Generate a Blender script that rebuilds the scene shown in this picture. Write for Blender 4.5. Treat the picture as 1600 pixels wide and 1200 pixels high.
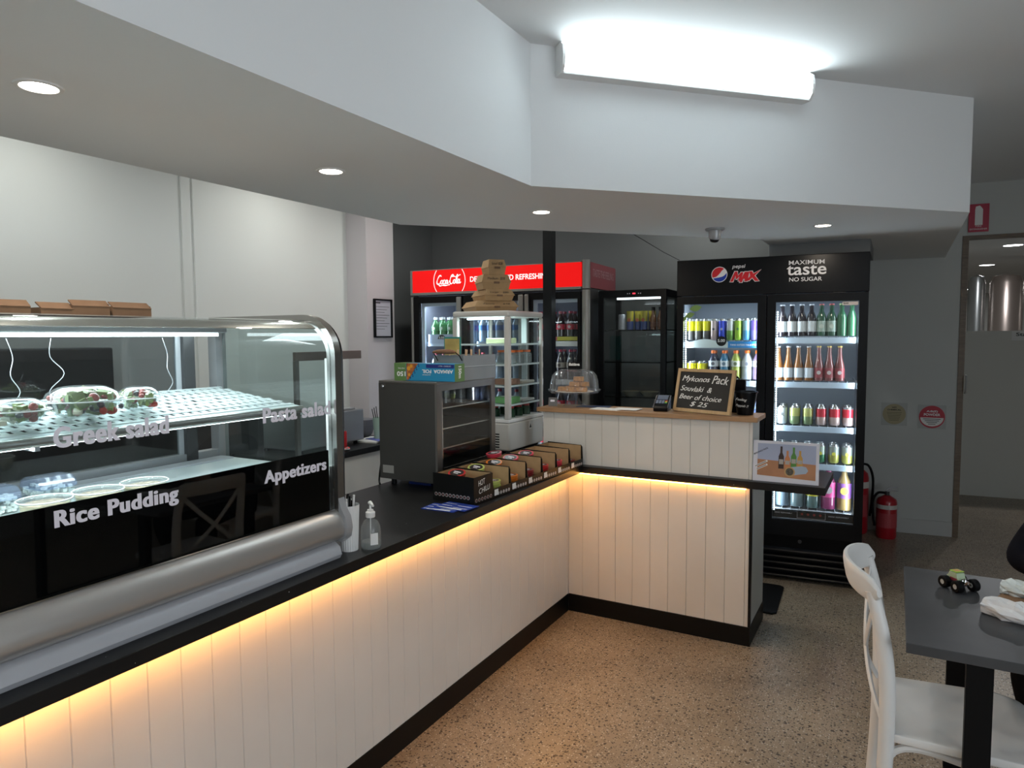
import bpy, math, random
from mathutils import Matrix, Vector
random.seed(7)
S = bpy.context.scene
for o in list(bpy.data.objects): bpy.data.objects.remove(o)
COL = S.collection
R = math.radians
PI = math.pi

# ------------------------------------------------------------------ camera
cam_d = bpy.data.cameras.new('camera'); cam = bpy.data.objects.new('camera', cam_d); COL.objects.link(cam)
cam_d.sensor_fit = 'HORIZONTAL'; cam_d.sensor_width = 36.0; cam_d.lens = 36.0*1076.8/1600; cam_d.clip_start = 0.05
_Y, _P, _R = R(29.11), R(3.9), R(-0.37)
_fw = Vector((-math.sin(_Y)*math.cos(_P), math.cos(_Y)*math.cos(_P), -math.sin(_P)))
_rt = Vector((math.cos(_Y), math.sin(_Y), 0)); _up = _rt.cross(_fw)
_r2 = _rt*math.cos(_R)+_up*math.sin(_R); _u2 = _up*math.cos(_R)-_rt*math.sin(_R)
_M = Matrix((_r2, _u2, -_fw)).transposed().to_4x4(); _M.translation = Vector((0, 0, 1.65))
cam.matrix_world = _M
S.camera = cam

# ------------------------------------------------------------------ view, world, room lamps
S.view_settings.view_transform = 'Standard'; S.view_settings.look = 'None'
S.view_settings.gamma = 1.0; S.view_settings.use_curve_mapping = False
S.view_settings.exposure = 0.55
W = bpy.data.worlds.new('world'); S.world = W; W.use_nodes = True
W.node_tree.nodes['Background'].inputs[0].default_value = (0.6, 0.7, 0.8, 1)
W.node_tree.nodes['Background'].inputs[1].default_value = 0.05

FLUORO = 15.0        # radiance of the ceiling batten diffuser
LED_SLAB = 39.0      # warm strip under the worktop
DOWN_W = 3.0         # each soffit downlight
KITCH_W = 3.6        # each kitchen downlight
HALL_W = 4.0
FRIDGE_W = 2.6
CASE_W = 6.0
ROOM_W = 10.0        # unseen ceiling light added for ambient fill, dining side behind the viewer

def area(name, loc, rot, sx, sy, power, color, parent=None, shape='RECTANGLE', spread=None):
    d = bpy.data.lights.new(name, 'AREA'); d.shape = shape; d.size = sx
    if shape in ('RECTANGLE', 'ELLIPSE'): d.size_y = sy
    d.energy = power; d.color = color
    if spread: d.spread = spread
    o = bpy.data.objects.new(name, d); COL.objects.link(o); o.location = loc; o.rotation_euler = rot
    if parent: o.parent = parent
    return o

ZS, ZC = 2.265, 2.83          # soffit and ceiling heights
DOWN = [(-1.837, 0.946), (-1.837, 1.938), (-1.546, 3.086), (-0.377, 4.28)]
for x, y in DOWN:
    area('downlight_lamp', (x, y, ZS-0.012), (0, 0, 0), 0.055, 0, DOWN_W, (1.0, 0.86, 0.7), shape='DISK')
KITCH = [(-3.25, 1.75), (-3.25, 3.35), (-3.25, 0.2), (-2.9, 4.3), (-1.25, 5.0)]
for x, y in KITCH:
    area('kitchen_downlight_lamp', (x, y, ZC-0.012), (0, 0, 0), 0.10, 0, KITCH_W, (0.98, 1.0, 0.93), shape='DISK')
HALL = [(1.014, 8.68), (1.01, 10.97), (1.29, 16.7)]
for x, y in HALL:
    area('hall_downlight_lamp', (x, y, 2.538), (0, 0, 0), 0.10, 0, HALL_W*2, (0.95, 0.97, 1.0), shape='DISK')
area('added_dining_lamp', (1.2, -1.4, ZC-0.03), (0, 0, 0), 1.2, 0.3, ROOM_W, (0.86, 0.93, 1.0))

ADDED_WIN_W = 27.0      # unseen fill daylight, put in through the added window on the dining side
area('added_daylight', (3.46, -0.35, 1.45), (0, R(90), 0), 1.9, 3.3, ADDED_WIN_W, (0.83, 0.92, 1.0))

# ------------------------------------------------------------------ materials
MC = {}
def mat(name, col=(0.8, 0.8, 0.8), rough=0.5, metal=0.0, emit=None, es=0.0, coat=0.0, noise=None, bump=0.0, bscale=200.0, trans=0.0, spec=0.5, nscale=8.0):
    if name in MC: return MC[name]
    m = bpy.data.materials.new(name); m.use_nodes = True; MC[name] = m
    nt = m.node_tree; b = nt.nodes['Principled BSDF']
    b.inputs['Base Color'].default_value = (*col, 1); b.inputs['Roughness'].default_value = rough
    b.inputs['Metallic'].default_value = metal; b.inputs['Coat Weight'].default_value = coat
    b.inputs['Specular IOR Level'].default_value = spec
    b.inputs['Transmission Weight'].default_value = trans
    if emit: b.inputs['Emission Color'].default_value = (*emit, 1); b.inputs['Emission Strength'].default_value = es
    if noise or bump:
        tc = nt.nodes.new('ShaderNodeTexCoord')
    if noise:
        n = nt.nodes.new('ShaderNodeTexNoise'); n.inputs['Scale'].default_value = nscale; n.inputs['Detail'].default_value = 5
        nt.links.new(tc.outputs['Object'], n.inputs['Vector'])
        r = nt.nodes.new('ShaderNodeValToRGB')
        a = [c*(1-noise) for c in col]; c2 = [min(1, c*(1+noise)) for c in col]
        r.color_ramp.elements[0].color = (*a, 1); r.color_ramp.elements[1].color = (*c2, 1)
        r.color_ramp.elements[0].position = 0.3; r.color_ramp.elements[1].position = 0.7
        nt.links.new(n.outputs['Fac'], r.inputs['Fac']); nt.links.new(r.outputs['Color'], b.inputs['Base Color'])
    if bump:
        n2 = nt.nodes.new('ShaderNodeTexNoise'); n2.inputs['Scale'].default_value = bscale
        nt.links.new(tc.outputs['Object'], n2.inputs['Vector'])
        bp = nt.nodes.new('ShaderNodeBump'); bp.inputs['Strength'].default_value = bump; bp.inputs['Distance'].default_value = 0.002
        nt.links.new(n2.outputs['Fac'], bp.inputs['Height']); nt.links.new(bp.outputs['Normal'], b.inputs['Normal'])
    return m

def glass(name, tint=(0.95, 0.97, 0.97), gl=1.0, rough=0.02, opaque=None, of=0.0):
    """clear pane: transparent body with Fresnel reflection"""
    if name in MC: return MC[name]
    m = bpy.data.materials.new(name); m.use_nodes = True; MC[name] = m
    nt = m.node_tree; nt.nodes.clear()
    out = nt.nodes.new('ShaderNodeOutputMaterial'); mx = nt.nodes.new('ShaderNodeMixShader')
    t = nt.nodes.new('ShaderNodeBsdfTransparent'); t.inputs[0].default_value = (*tint, 1)
    g = nt.nodes.new('ShaderNodeBsdfGlossy'); g.inputs['Roughness'].default_value = rough
    g.inputs['Color'].default_value = (gl, gl, gl, 1)
    f = nt.nodes.new('ShaderNodeFresnel'); f.inputs['IOR'].default_value = 1.45
    ge = nt.nodes.new('ShaderNodeNewGeometry'); sb = nt.nodes.new('ShaderNodeMath'); sb.operation = 'SUBTRACT'; sb.inputs[0].default_value = 1.0
    nt.links.new(ge.outputs['Backfacing'], sb.inputs[1]); ml = nt.nodes.new('ShaderNodeMath'); ml.operation = 'MULTIPLY'
    nt.links.new(f.outputs[0], ml.inputs[0]); nt.links.new(sb.outputs[0], ml.inputs[1])
    nt.links.new(ml.outputs[0], mx.inputs[0]); nt.links.new(t.outputs[0], mx.inputs[1]); nt.links.new(g.outputs[0], mx.inputs[2])
    last = mx
    if of:
        m2 = nt.nodes.new('ShaderNodeMixShader'); m2.inputs[0].default_value = of
        d = nt.nodes.new('ShaderNodeBsdfDiffuse'); d.inputs[0].default_value = (*opaque, 1)
        nt.links.new(mx.outputs[0], m2.inputs[1]); nt.links.new(d.outputs[0], m2.inputs[2]); last = m2
    nt.links.new(last.outputs[0], out.inputs[0])
    return m

def emis(name, col, s):
    if name in MC: return MC[name]
    m = bpy.data.materials.new(name); m.use_nodes = True; MC[name] = m
    nt = m.node_tree; nt.nodes.clear(); out = nt.nodes.new('ShaderNodeOutputMaterial'); e = nt.nodes.new('ShaderNodeEmission')
    e.inputs[0].default_value = (*col, 1); e.inputs[1].default_value = s; nt.links.new(e.outputs[0], out.inputs[0]); return m

def floor_mat():
    m = bpy.data.materials.new('ground concrete'); m.use_nodes = True
    nt = m.node_tree; b = nt.nodes['Principled BSDF']; L = nt.links
    tc = nt.nodes.new('ShaderNodeTexCoord')
    n = nt.nodes.new('ShaderNodeTexNoise'); n.inputs['Scale'].default_value = 2.2; n.inputs['Detail'].default_value = 8
    L.new(tc.outputs['Object'], n.inputs['Vector'])
    r = nt.nodes.new('ShaderNodeValToRGB'); r.color_ramp.elements[0].color = (0.22, 0.175, 0.128, 1); r.color_ramp.elements[1].color = (0.34, 0.275, 0.20, 1)
    r.color_ramp.elements[0].position = 0.3; r.color_ramp.elements[1].position = 0.7
    L.new(n.outputs['Fac'], r.inputs['Fac'])
    mp = nt.nodes.new('ShaderNodeMapping'); mp.inputs['Scale'].default_value = (1, 1, 1)
    L.new(tc.outputs['Object'], mp.inputs['Vector'])
    nd = nt.nodes.new('ShaderNodeTexNoise'); nd.inputs['Scale'].default_value = 60; L.new(mp.outputs[0], nd.inputs['Vector'])
    ad = nt.nodes.new('ShaderNodeMixRGB'); ad.blend_type = 'ADD'; ad.inputs[0].default_value = 0.012
    L.new(mp.outputs[0], ad.inputs[1]); L.new(nd.outputs['Color'], ad.inputs[2])
    prev = r.outputs['Color']
    for sc, th, col, keep in ((70, 0.30, (0.030, 0.022, 0.016, 1), 0.42), (120, 0.33, (0.08, 0.065, 0.05, 1), 0.48), (34, 0.22, (0.035, 0.026, 0.02, 1), 0.55), (95, 0.30, (0.52, 0.48, 0.42, 1), 0.62)):
        v = nt.nodes.new('ShaderNodeTexVoronoi'); v.inputs['Scale'].default_value = sc; L.new(ad.outputs[0], v.inputs['Vector'])
        lt = nt.nodes.new('ShaderNodeMath'); lt.operation = 'LESS_THAN'; lt.inputs[1].default_value = th; L.new(v.outputs['Distance'], lt.inputs[0])
        sp = nt.nodes.new('ShaderNodeSeparateColor'); L.new(v.outputs['Color'], sp.inputs[0])
        gt = nt.nodes.new('ShaderNodeMath'); gt.operation = 'GREATER_THAN'; gt.inputs[1].default_value = keep; L.new(sp.outputs[0], gt.inputs[0])
        ml = nt.nodes.new('ShaderNodeMath'); ml.operation = 'MULTIPLY'; L.new(lt.outputs[0], ml.inputs[0]); L.new(gt.outputs[0], ml.inputs[1])
        m8 = nt.nodes.new('ShaderNodeMath'); m8.operation = 'MULTIPLY'; m8.inputs[1].default_value = 0.95; L.new(ml.outputs[0], m8.inputs[0])
        mx = nt.nodes.new('ShaderNodeMixRGB'); L.new(m8.outputs[0], mx.inputs[0]); L.new(prev, mx.inputs[1]); mx.inputs[2].default_value = col
        prev = mx.outputs[0]
    L.new(prev, b.inputs['Base Color']); b.inputs['Roughness'].default_value = 0.32; b.inputs['Specular IOR Level'].default_value = 0.4
    return m

def flecked(name, base, fleck, rough):
    m = bpy.data.materials.new(name); m.use_nodes = True; nt = m.node_tree; b = nt.nodes['Principled BSDF']; L = nt.links
    tc = nt.nodes.new('ShaderNodeTexCoord')
    v = nt.nodes.new('ShaderNodeTexVoronoi'); v.inputs['Scale'].default_value = 26; L.new(tc.outputs['Object'], v.inputs['Vector'])
    nd = nt.nodes.new('ShaderNodeTexNoise'); nd.inputs['Scale'].default_value = 90; nd.inputs['Detail'].default_value = 4; L.new(tc.outputs['Object'], nd.inputs['Vector'])
    a = nt.nodes.new('ShaderNodeMath'); a.operation = 'MULTIPLY_ADD'; a.inputs[1].default_value = 0.16; L.new(nd.outputs['Fac'], a.inputs[0]); L.new(v.outputs['Distance'], a.inputs[2])
    lt = nt.nodes.new('ShaderNodeMath'); lt.operation = 'LESS_THAN'; lt.inputs[1].default_value = 0.125; L.new(a.outputs[0], lt.inputs[0])
    mx = nt.nodes.new('ShaderNodeMixRGB'); L.new(lt.outputs[0], mx.inputs[0]); mx.inputs[1].default_value = (*base, 1); mx.inputs[2].default_value = (*fleck, 1)
    L.new(mx.outputs[0], b.inputs['Base Color']); b.inputs['Roughness'].default_value = rough; b.inputs['Specular IOR Level'].default_value = 0.35
    return m

def wood_mat(name, c1, c2, scale=(3, 30, 30), rough=0.45):
    m = bpy.data.materials.new(name); m.use_nodes = True; nt = m.node_tree; b = nt.nodes['Principled BSDF']; L = nt.links
    tc = nt.nodes.new('ShaderNodeTexCoord'); mp = nt.nodes.new('ShaderNodeMapping'); mp.inputs['Scale'].default_value = scale
    L.new(tc.outputs['Object'], mp.inputs[0]); n = nt.nodes.new('ShaderNodeTexNoise'); n.inputs['Scale'].default_value = 2.0; n.inputs['Detail'].default_value = 6; n.inputs['Distortion'].default_value = 1.0
    L.new(mp.outputs[0], n.inputs['Vector']); r = nt.nodes.new('ShaderNodeValToRGB'); r.color_ramp.elements[0].color = (*c1, 1); r.color_ramp.elements[1].color = (*c2, 1)
    r.color_ramp.elements[0].position = 0.3; r.color_ramp.elements[1].position = 0.75
    L.new(n.outputs['Fac'], r.inputs[0]); L.new(r.outputs[0], b.inputs['Base Color']); b.inputs['Roughness'].default_value = rough
    return m

M_wall = mat('white wall paint', (0.74, 0.75, 0.73), 0.75, bump=0.15)
M_hallwall = mat('hall wall paint', (0.62, 0.62, 0.58), 0.6, bump=0.1)
M_right = mat('grey wall paint', (0.46, 0.48, 0.465), 0.6, bump=0.15)
M_ceil = mat('ceiling paint', (0.74, 0.76, 0.77), 0.8, bump=0.1)
M_bulk = mat('bulkhead paint', (0.78, 0.80, 0.81), 0.7, bump=0.12)
M_greywall = mat('charcoal wall paint', (0.16, 0.167, 0.17), 0.7, bump=0.1)
M_nib = mat('nib wall paint', (0.60, 0.56, 0.58), 0.7, bump=0.1)
M_floor = floor_mat()
M_clad = mat('cream board paint', (0.66, 0.63, 0.585), 0.42, noise=0.04, nscale=3, bump=0.05, bscale=60)
M_kick = mat('black kickboard', (0.004, 0.004, 0.004), 0.4, spec=0.2)
M_slab = flecked('black flecked worktop', (0.005, 0.005, 0.0055), (0.30, 0.30, 0.30), 0.38)
M_black = mat('black gloss', (0.003, 0.0035, 0.005), 0.3, spec=0.22)
M_blackm = mat('black matt', (0.005, 0.005, 0.0055), 0.55, spec=0.12)
M_dark = mat('dark grey steel', (0.05, 0.05, 0.052), 0.42, 0.3)
M_steel = mat('brushed steel', (0.55, 0.55, 0.55), 0.28, 1.0, bump=0.03)
M_steel2 = mat('satin aluminium', (0.42, 0.43, 0.45), 0.35, 0.7)
M_silver = mat('silver plastic', (0.40, 0.41, 0.43), 0.33, 0.3)
M_chrome = mat('chrome', (0.75, 0.75, 0.75), 0.12, 1.0)
M_white = mat('white plastic', (0.75, 0.75, 0.74), 0.35)
M_offw = mat('off white metal', (0.55, 0.54, 0.51), 0.4)
M_paper = mat('white paper', (0.75, 0.75, 0.74), 0.8)
M_kraft = mat('kraft cardboard', (0.40, 0.255, 0.125), 0.8, noise=0.08, nscale=25)
M_kraftd = mat('brown tray cardboard', (0.16, 0.095, 0.055), 0.85, noise=0.1, nscale=25)
M_red = mat('gloss red', (0.45, 0.012, 0.014), 0.3)
M_glass = glass('clear glass')
M_glassdk = glass('tinted glass', (0.62, 0.66, 0.68))
M_plasticclear = glass('clear plastic', (0.93, 0.96, 0.96), 1.0, 0.05, (0.8, 0.85, 0.85), 0.05)
M_lettw = mat('white lettering', (0.80, 0.80, 0.82), 0.5)
M_lettg = mat('grey lettering', (0.80, 0.77, 0.84), 0.5)
M_chalk = mat('chalk lettering', (0.85, 0.85, 0.83), 0.9)
M_ink = mat('black ink', (0.02, 0.02, 0.02), 0.7)
M_led = emis('cool led', (0.80, 0.93, 1.0), 6.0)

# ------------------------------------------------------------------ mesh helpers
class MB:
    def __init__(s): s.v = []; s.f = []; s.m = []; s.M = Matrix.Identity(4)
    def add(s, vs, fs, mi=0):
        b = len(s.v); s.v += [tuple(s.M @ Vector(v)) for v in vs]; s.f += [tuple(b+i for i in f) for f in fs]; s.m += [mi]*len(fs); return s
    def box(s, x0, x1, y0, y1, z0, z1, mi=0):
        vs = [(x, y, z) for z in (z0, z1) for y in (y0, y1) for x in (x0, x1)]
        return s.add(vs, [(0, 2, 3, 1), (4, 5, 7, 6), (0, 1, 5, 4), (2, 6, 7, 3), (0, 4, 6, 2), (1, 3, 7, 5)], mi)
    def lathe(s, prof, seg=20, c=(0, 0, 0), mi=0, cap=True, sy=1.0):
        vs = []; fs = []; n = len(prof)
        for r, z in prof:
            for k in range(seg):
                a = 2*PI*k/seg; vs.append((c[0]+r*math.cos(a), c[1]+r*sy*math.sin(a), c[2]+z))
        for i in range(n-1):
            for k in range(seg):
                k2 = (k+1) % seg; fs.append((i*seg+k, i*seg+k2, (i+1)*seg+k2, (i+1)*seg+k))
        if cap:
            if prof[0][0] > 1e-6: fs.append(tuple(range(seg-1, -1, -1)))
            if prof[-1][0] > 1e-6: fs.append(tuple((n-1)*seg+k for k in range(seg)))
        return s.add(vs, fs, mi)
    def tube(s, pts, r, seg=8, mi=0, cap=True, flat=1.0, upv=None):
        P = [Vector(p) for p in pts]; n = len(P); rs = r if isinstance(r, (list, tuple)) else [r]*n
        vs = []; fs = []; prev = None
        for i in range(n):
            t = (P[min(i+1, n-1)]-P[max(i-1, 0)]).normalized()
            if prev is None:
                a = upv and Vector(upv) or (Vector((0, 0, 1)) if abs(t.z) < 0.9 else Vector((1, 0, 0)))
                nx = (a - t*a.dot(t)).normalized()
            else:
                nx = (prev - t*prev.dot(t)).normalized()
            prev = nx; ny = t.cross(nx)
            for k in range(seg):
                a = 2*PI*k/seg; vs.append(P[i]+nx*(rs[i]*math.cos(a)*flat)+ny*(rs[i]*math.sin(a)))
        for i in range(n-1):
            for k in range(seg):
                k2 = (k+1) % seg; fs.append((i*seg+k, i*seg+k2, (i+1)*seg+k2, (i+1)*seg+k))
        if cap: fs.append(tuple(range(seg-1, -1, -1))); fs.append(tuple((n-1)*seg+k for k in range(seg)))
        return s.add(vs, fs, mi)
    def cyl(s, p0, p1, r, seg=14, mi=0, r1=None):
        return s.tube([p0, p1], [r, r if r1 is None else r1], seg, mi)
    def prism(s, poly, z0, z1, mi=0):
        n = len(poly); vs = [(x, y, z0) for x, y in poly]+[(x, y, z1) for x, y in poly]
        fs = [tuple(range(n-1, -1, -1)), tuple(range(n, 2*n))]+[(i, (i+1) % n, n+(i+1) % n, n+i) for i in range(n)]
        return s.add(vs, fs, mi)
    def extr(s, prof, a0, a1, axis='y', mi=0, closed=True):
        """profile [(p,z)] swept along axis: y -> p is x ; x -> p is y"""
        n = len(prof)
        f = (lambda p, z, a: (p, a, z)) if axis == 'y' else (lambda p, z, a: (a, p, z))
        vs = [f(p, z, a0) for p, z in prof]+[f(p, z, a1) for p, z in prof]
        fs = [(i, (i+1) % n, n+(i+1) % n, n+i) for i in range(n if closed else n-1)]
        if closed: fs += [tuple(range(n-1, -1, -1)), tuple(range(n, 2*n))]
        return s.add(vs, fs, mi)
    def sphere(s, c, r, seg=12, rings=8, mi=0, sc=(1, 1, 1)):
        vs = [(c[0], c[1], c[2]-r*sc[2])]; fs = []
        for i in range(1, rings):
            ph = -PI/2+PI*i/rings
            for k in range(seg):
                a = 2*PI*k/seg; vs.append((c[0]+r*sc[0]*math.cos(ph)*math.cos(a), c[1]+r*sc[1]*math.cos(ph)*math.sin(a), c[2]+r*sc[2]*math.sin(ph)))
        vs.append((c[0], c[1], c[2]+r*sc[2])); t = len(vs)-1
        for k in range(seg): fs.append((0, 1+(k+1) % seg, 1+k))
        for i in range(rings-2):
            for k in range(seg):
                k2 = (k+1) % seg; b = 1+i*seg; fs.append((b+k, b+k2, b+seg+k2, b+seg+k))
        b = 1+(rings-2)*seg
        for k in range(seg): fs.append((b+k, b+(k+1) % seg, t))
        return s.add(vs, fs, mi)

def obj(name, mb, mats, parent=None, bev=0.0, smooth=False, sub=0, label=None, seg=2):
    me = bpy.data.meshes.new(name); me.from_pydata(mb.v, [], mb.f); me.validate()
    if not isinstance(mats, (list, tuple)): mats = [mats]
    for m in mats: me.materials.append(m)
    if len(me.polygons) == len(mb.m):
        for p, i in zip(me.polygons, mb.m): p.material_index = min(i, len(mats)-1)
    import bmesh
    bm = bmesh.new(); bm.from_mesh(me); bmesh.ops.recalc_face_normals(bm, faces=bm.faces); bm.to_mesh(me); bm.free()
    if smooth:
        for p in me.polygons: p.use_smooth = True
        try: me.set_sharp_from_angle(angle=R(42))
        except Exception: pass
    o = bpy.data.objects.new(name, me); COL.objects.link(o)
    if parent: o.parent = parent
    if bev:
        b = o.modifiers.new('bevel', 'BEVEL'); b.width = bev; b.segments = seg; b.limit_method = 'ANGLE'; b.angle_limit = R(40)
    if sub:
        b = o.modifiers.new('subsurf', 'SUBSURF'); b.levels = sub; b.render_levels = sub
    if label: o['label'] = label
    return o

def tag(o, label, cat, group=None, kind=None):
    if label: o['label'] = label
    if cat: o['category'] = cat
    if group: o['group'] = group
    if kind: o['kind'] = kind
    return o
def thing(name, label, cat, loc=(0, 0, 0), rz=0.0, group=None):
    o = bpy.data.objects.new(name, None); COL.objects.link(o); o.location = loc; o.rotation_euler = (0, 0, rz)
    o.empty_display_size = 0.05
    return tag(o, label, cat, group)
def struct(name, mb, m, **k):
    o = obj(name, mb, m, **k)
    if o.parent is None: o['kind'] = 'structure'
    return o
def dup(root, loc, rz=0.0, label=None, group=None):
    r = root.copy(); COL.objects.link(r); r.location = loc; r.rotation_euler = (0, 0, rz)
    if label: r['label'] = label
    if group: r['group'] = group
    for ch in list(root.children):
        c = ch.copy(); COL.objects.link(c); c.parent = r
        for g in ch.children:
            d = g.copy(); COL.objects.link(d); d.parent = c
    return r

FR = Matrix.Rotation(PI/2, 4, 'X')                       # text facing -y
FX = Matrix.Rotation(PI/2, 4, 'Z') @ Matrix.Rotation(PI/2, 4, 'X')   # text facing +x
def text(name, s, m, parent, loc, w=None, heavy=0.0, h=None, face=FR, size=0.05, bold=0.0, shear=0.0, ext=0.0006, ax='L', tilt=0.0, jitter=0.0, spacing=1.0):
    """lettering as a thin raised mesh; w,h fit the whole line to a size"""
    cu = bpy.data.curves.new('t', 'FONT'); cu.body = s; cu.size = 1.0; cu.offset = bold; cu.shear = shear; cu.space_character = spacing
    cu.resolution_u = 4
    to = bpy.data.objects.new('t', cu); COL.objects.link(to)
    bpy.context.view_layer.update()
    dg = bpy.context.evaluated_depsgraph_get(); me = bpy.data.meshes.new_from_object(to.evaluated_get(dg))
    bpy.data.objects.remove(to); bpy.data.curves.remove(cu)
    xs = [v.co.x for v in me.vertices]; ys = [v.co.y for v in me.vertices]
    x0, x1, y0, y1 = min(xs), max(xs), min(ys), max(ys)
    kx = (w/(x1-x0)) if w else size; ky = (h/(y1-y0)) if h else (kx if w else size)
    off = 0 if ax == 'L' else -(x1-x0)*kx/2
    T = Matrix.Translation(loc) @ face @ Matrix.Rotation(tilt, 4, 'Z')
    n = len(me.vertices); vs = []
    hx = heavy*(y1-y0)*ky
    for v in me.vertices:
        x = (v.co.x-x0)*kx+off; y = (v.co.y-(y0 if h else 0))*ky
        if jitter: y += math.sin(x/ (kx*0.9)*2.1)*jitter*ky
        vs.append(T @ Vector((x, y, ext)))
    fs = [tuple(p.vertices) for p in me.polygons]
    if heavy:
        base = list(vs); bf = list(fs); ax_ = (T.to_3x3() @ Vector((1, 0, 0))); az_ = (T.to_3x3() @ Vector((0, 0, 0.00004)))
        for q in (-1, 1):
            o0 = len(vs); vs += [v+ax_*(hx*q)+az_*q for v in base]; fs += [tuple(o0+i for i in f) for f in bf]
    mb = MB(); mb.v = [tuple(v) for v in vs]; mb.f = fs; mb.m = [0]*len(fs)
    bpy.data.meshes.remove(me)
    o = obj(name, mb, m, parent)
    return o
def spline(pts, n=6):
    out = []; P = [Vector((*p, 0)) if len(p) == 2 else Vector(p) for p in pts]
    for i in range(len(P)-1):
        p0 = P[max(i-1, 0)]; p1 = P[i]; p2 = P[i+1]; p3 = P[min(i+2, len(P)-1)]
        for k in range(n):
            t = k/n; out.append(0.5*((2*p1)+(p2-p0)*t+(2*p0-5*p1+4*p2-p3)*t*t+(3*p1-p0-3*p2+p3)*t**3))
    out.append(P[-1]); return out
def flat(mb, poly, T, t=0.0008, mi=0):
    """thin decal from a 2D polygon placed by matrix T (front is local +z)"""
    old = mb.M; mb.M = T; mb.prism(poly, 0, t, mi); mb.M = old
def disc(r, n=28, cx=0, cy=0): return [(cx+r*math.cos(2*PI*k/n), cy+r*math.sin(2*PI*k/n)) for k in range(n)]

# ------------------------------------------------------------------ room shell
struct('floor', MB().box(-4.2, 3.6, -3.0, 18.5, -0.10, 0), M_floor)
struct('ceiling', MB().box(-4.2, 3.6, -3.0, 7.0, ZC, ZC+0.1), M_ceil)
struct('wall_left', MB().box(-3.95, -3.8, -3.0, 6.6, 0, ZC), M_wall)
struct('wall_front', MB().box(-4.2, 3.6, -3.1, -3.0, 0, ZC), M_wall)
struct('wall_right', MB().box(3.5, 3.6, -3.0, 18.5, 0, ZC), M_right)
_w = struct('added_window_1', MB().box(3.44, 3.4995, -2.08, -2.0, 0.45, 2.45).box(3.44, 3.4995, 1.30, 1.38, 0.45, 2.45).box(3.44, 3.4995, -2.0, 1.30, 2.40, 2.45).box(3.44, 3.4995, -2.0, 1.30, 0.45, 0.50), M_black)  # unseen window, added to light the counter front and bulkhead
obj('added_window_pane', MB().box(3.485, 3.4995, -2.0, 1.30, 0.5, 2.4), emis('added window', (0.90, 0.95, 1.0), 1.5), _w)
# wall nib with the framed notice
struct('trim_1', MB().box(-3.80, -3.6, 4.16, 4.49, 0, ZC), M_nib)
# shallow column and conduit casing on the kitchen wall
struct('trim_2', MB().box(-3.80, -3.79, 2.72, 2.745, 0.9, ZC), M_wall)
struct('trim_3', MB().box(-3.80, -3.79, 2.80, 2.835, 0.9, ZC), M_wall)
struct('wall_back', MB().prism([(-3.80, 5.28), (-0.87, 5.60), (-0.87, 5.70), (-3.80, 5.38)], 0, ZC), M_greywall)
struct('wall_alcove', MB().box(-3.7995, -3.78, 4.4905, 5.28, 0, ZC), M_greywall)
# wall beside the fridge, out to the door frame (5.6 degrees off the counter line)
a_ = (0.44-(-0.87)); 
struct('wall_side', MB().prism([(-0.87, 6.443), (0.44, 6.573), (0.44, 6.67), (-0.87, 6.54)], 0, ZC), M_right)
struct('wall_return', MB().prism([(-0.87, 5.6), (-0.80, 5.6), (-0.80, 6.45), (-0.87, 6.443)], 0, ZC), M_greywall)
struct('baseboard_side', MB().prism([(-0.80, 6.438), (0.44, 6.561), (0.44, 6.573), (-0.80, 6.45)], 0, 0.12), mat('baseboard paint', (0.44, 0.45, 0.44), 0.45))
# lintel over the passage, and the passage itself
struct('wall_lintel', MB().prism([(0.44, 6.573), (3.5, 6.87), (3.5, 6.97), (0.44, 6.67)], 2.425, ZC), M_right)
struct('door_1', MB().prism([(0.44, 6.563), (0.482, 6.567), (0.482, 6.68), (0.44, 6.676)], 0.0, 2.425).prism([(0.482, 6.567), (3.5, 6.86), (3.5, 6.97), (0.482, 6.68)], 2.40, 2.425), wood_mat('door frame timber', (0.10, 0.07, 0.045), (0.17, 0.12, 0.075)))
struct('wall_hall', MB().prism([(-1.0, 8.22), (3.5, 8.62), (3.5, 8.74), (-1.0, 8.34)], 0, 1.68), M_hallwall)
struct('ceiling_hall', MB().box(-4.2, 3.6, 7.0, 18.5, 2.55, 2.65), M_ceil)
struct('wall_far', MB().box(-4.2, 3.6, 18.5, 18.6, 0, 2.6), M_hallwall)
struct('wall_corridor', MB().box(-1.1, -1.0, 6.5, 18.5, 0, 2.55), M_hallwall)

# dropped bulkhead: angled band with a flat soffit
BK = [(-1.32, -3.0), (-1.32, 2.542), (0.307, 4.221), (0.325, 6.56), (-0.775, 6.45), (-0.775, 4.70), (-2.38, 3.035), (-2.38, -3.0)]
struct('trim_4', MB().prism(BK, ZS, ZC), M_bulk)
struct('trim_5', MB().box(-0.775, -0.16, 5.02, 5.62, 2.18, ZS-0.0005), M_greywall)  # boxed drop; its charcoal stands in for shade above the fridge
# slim black post behind the counter
struct('trim_6', MB().box(-2.085, -2.021, 4.18, 4.244, 0.0, ZC-0.001), M_black)

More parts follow.
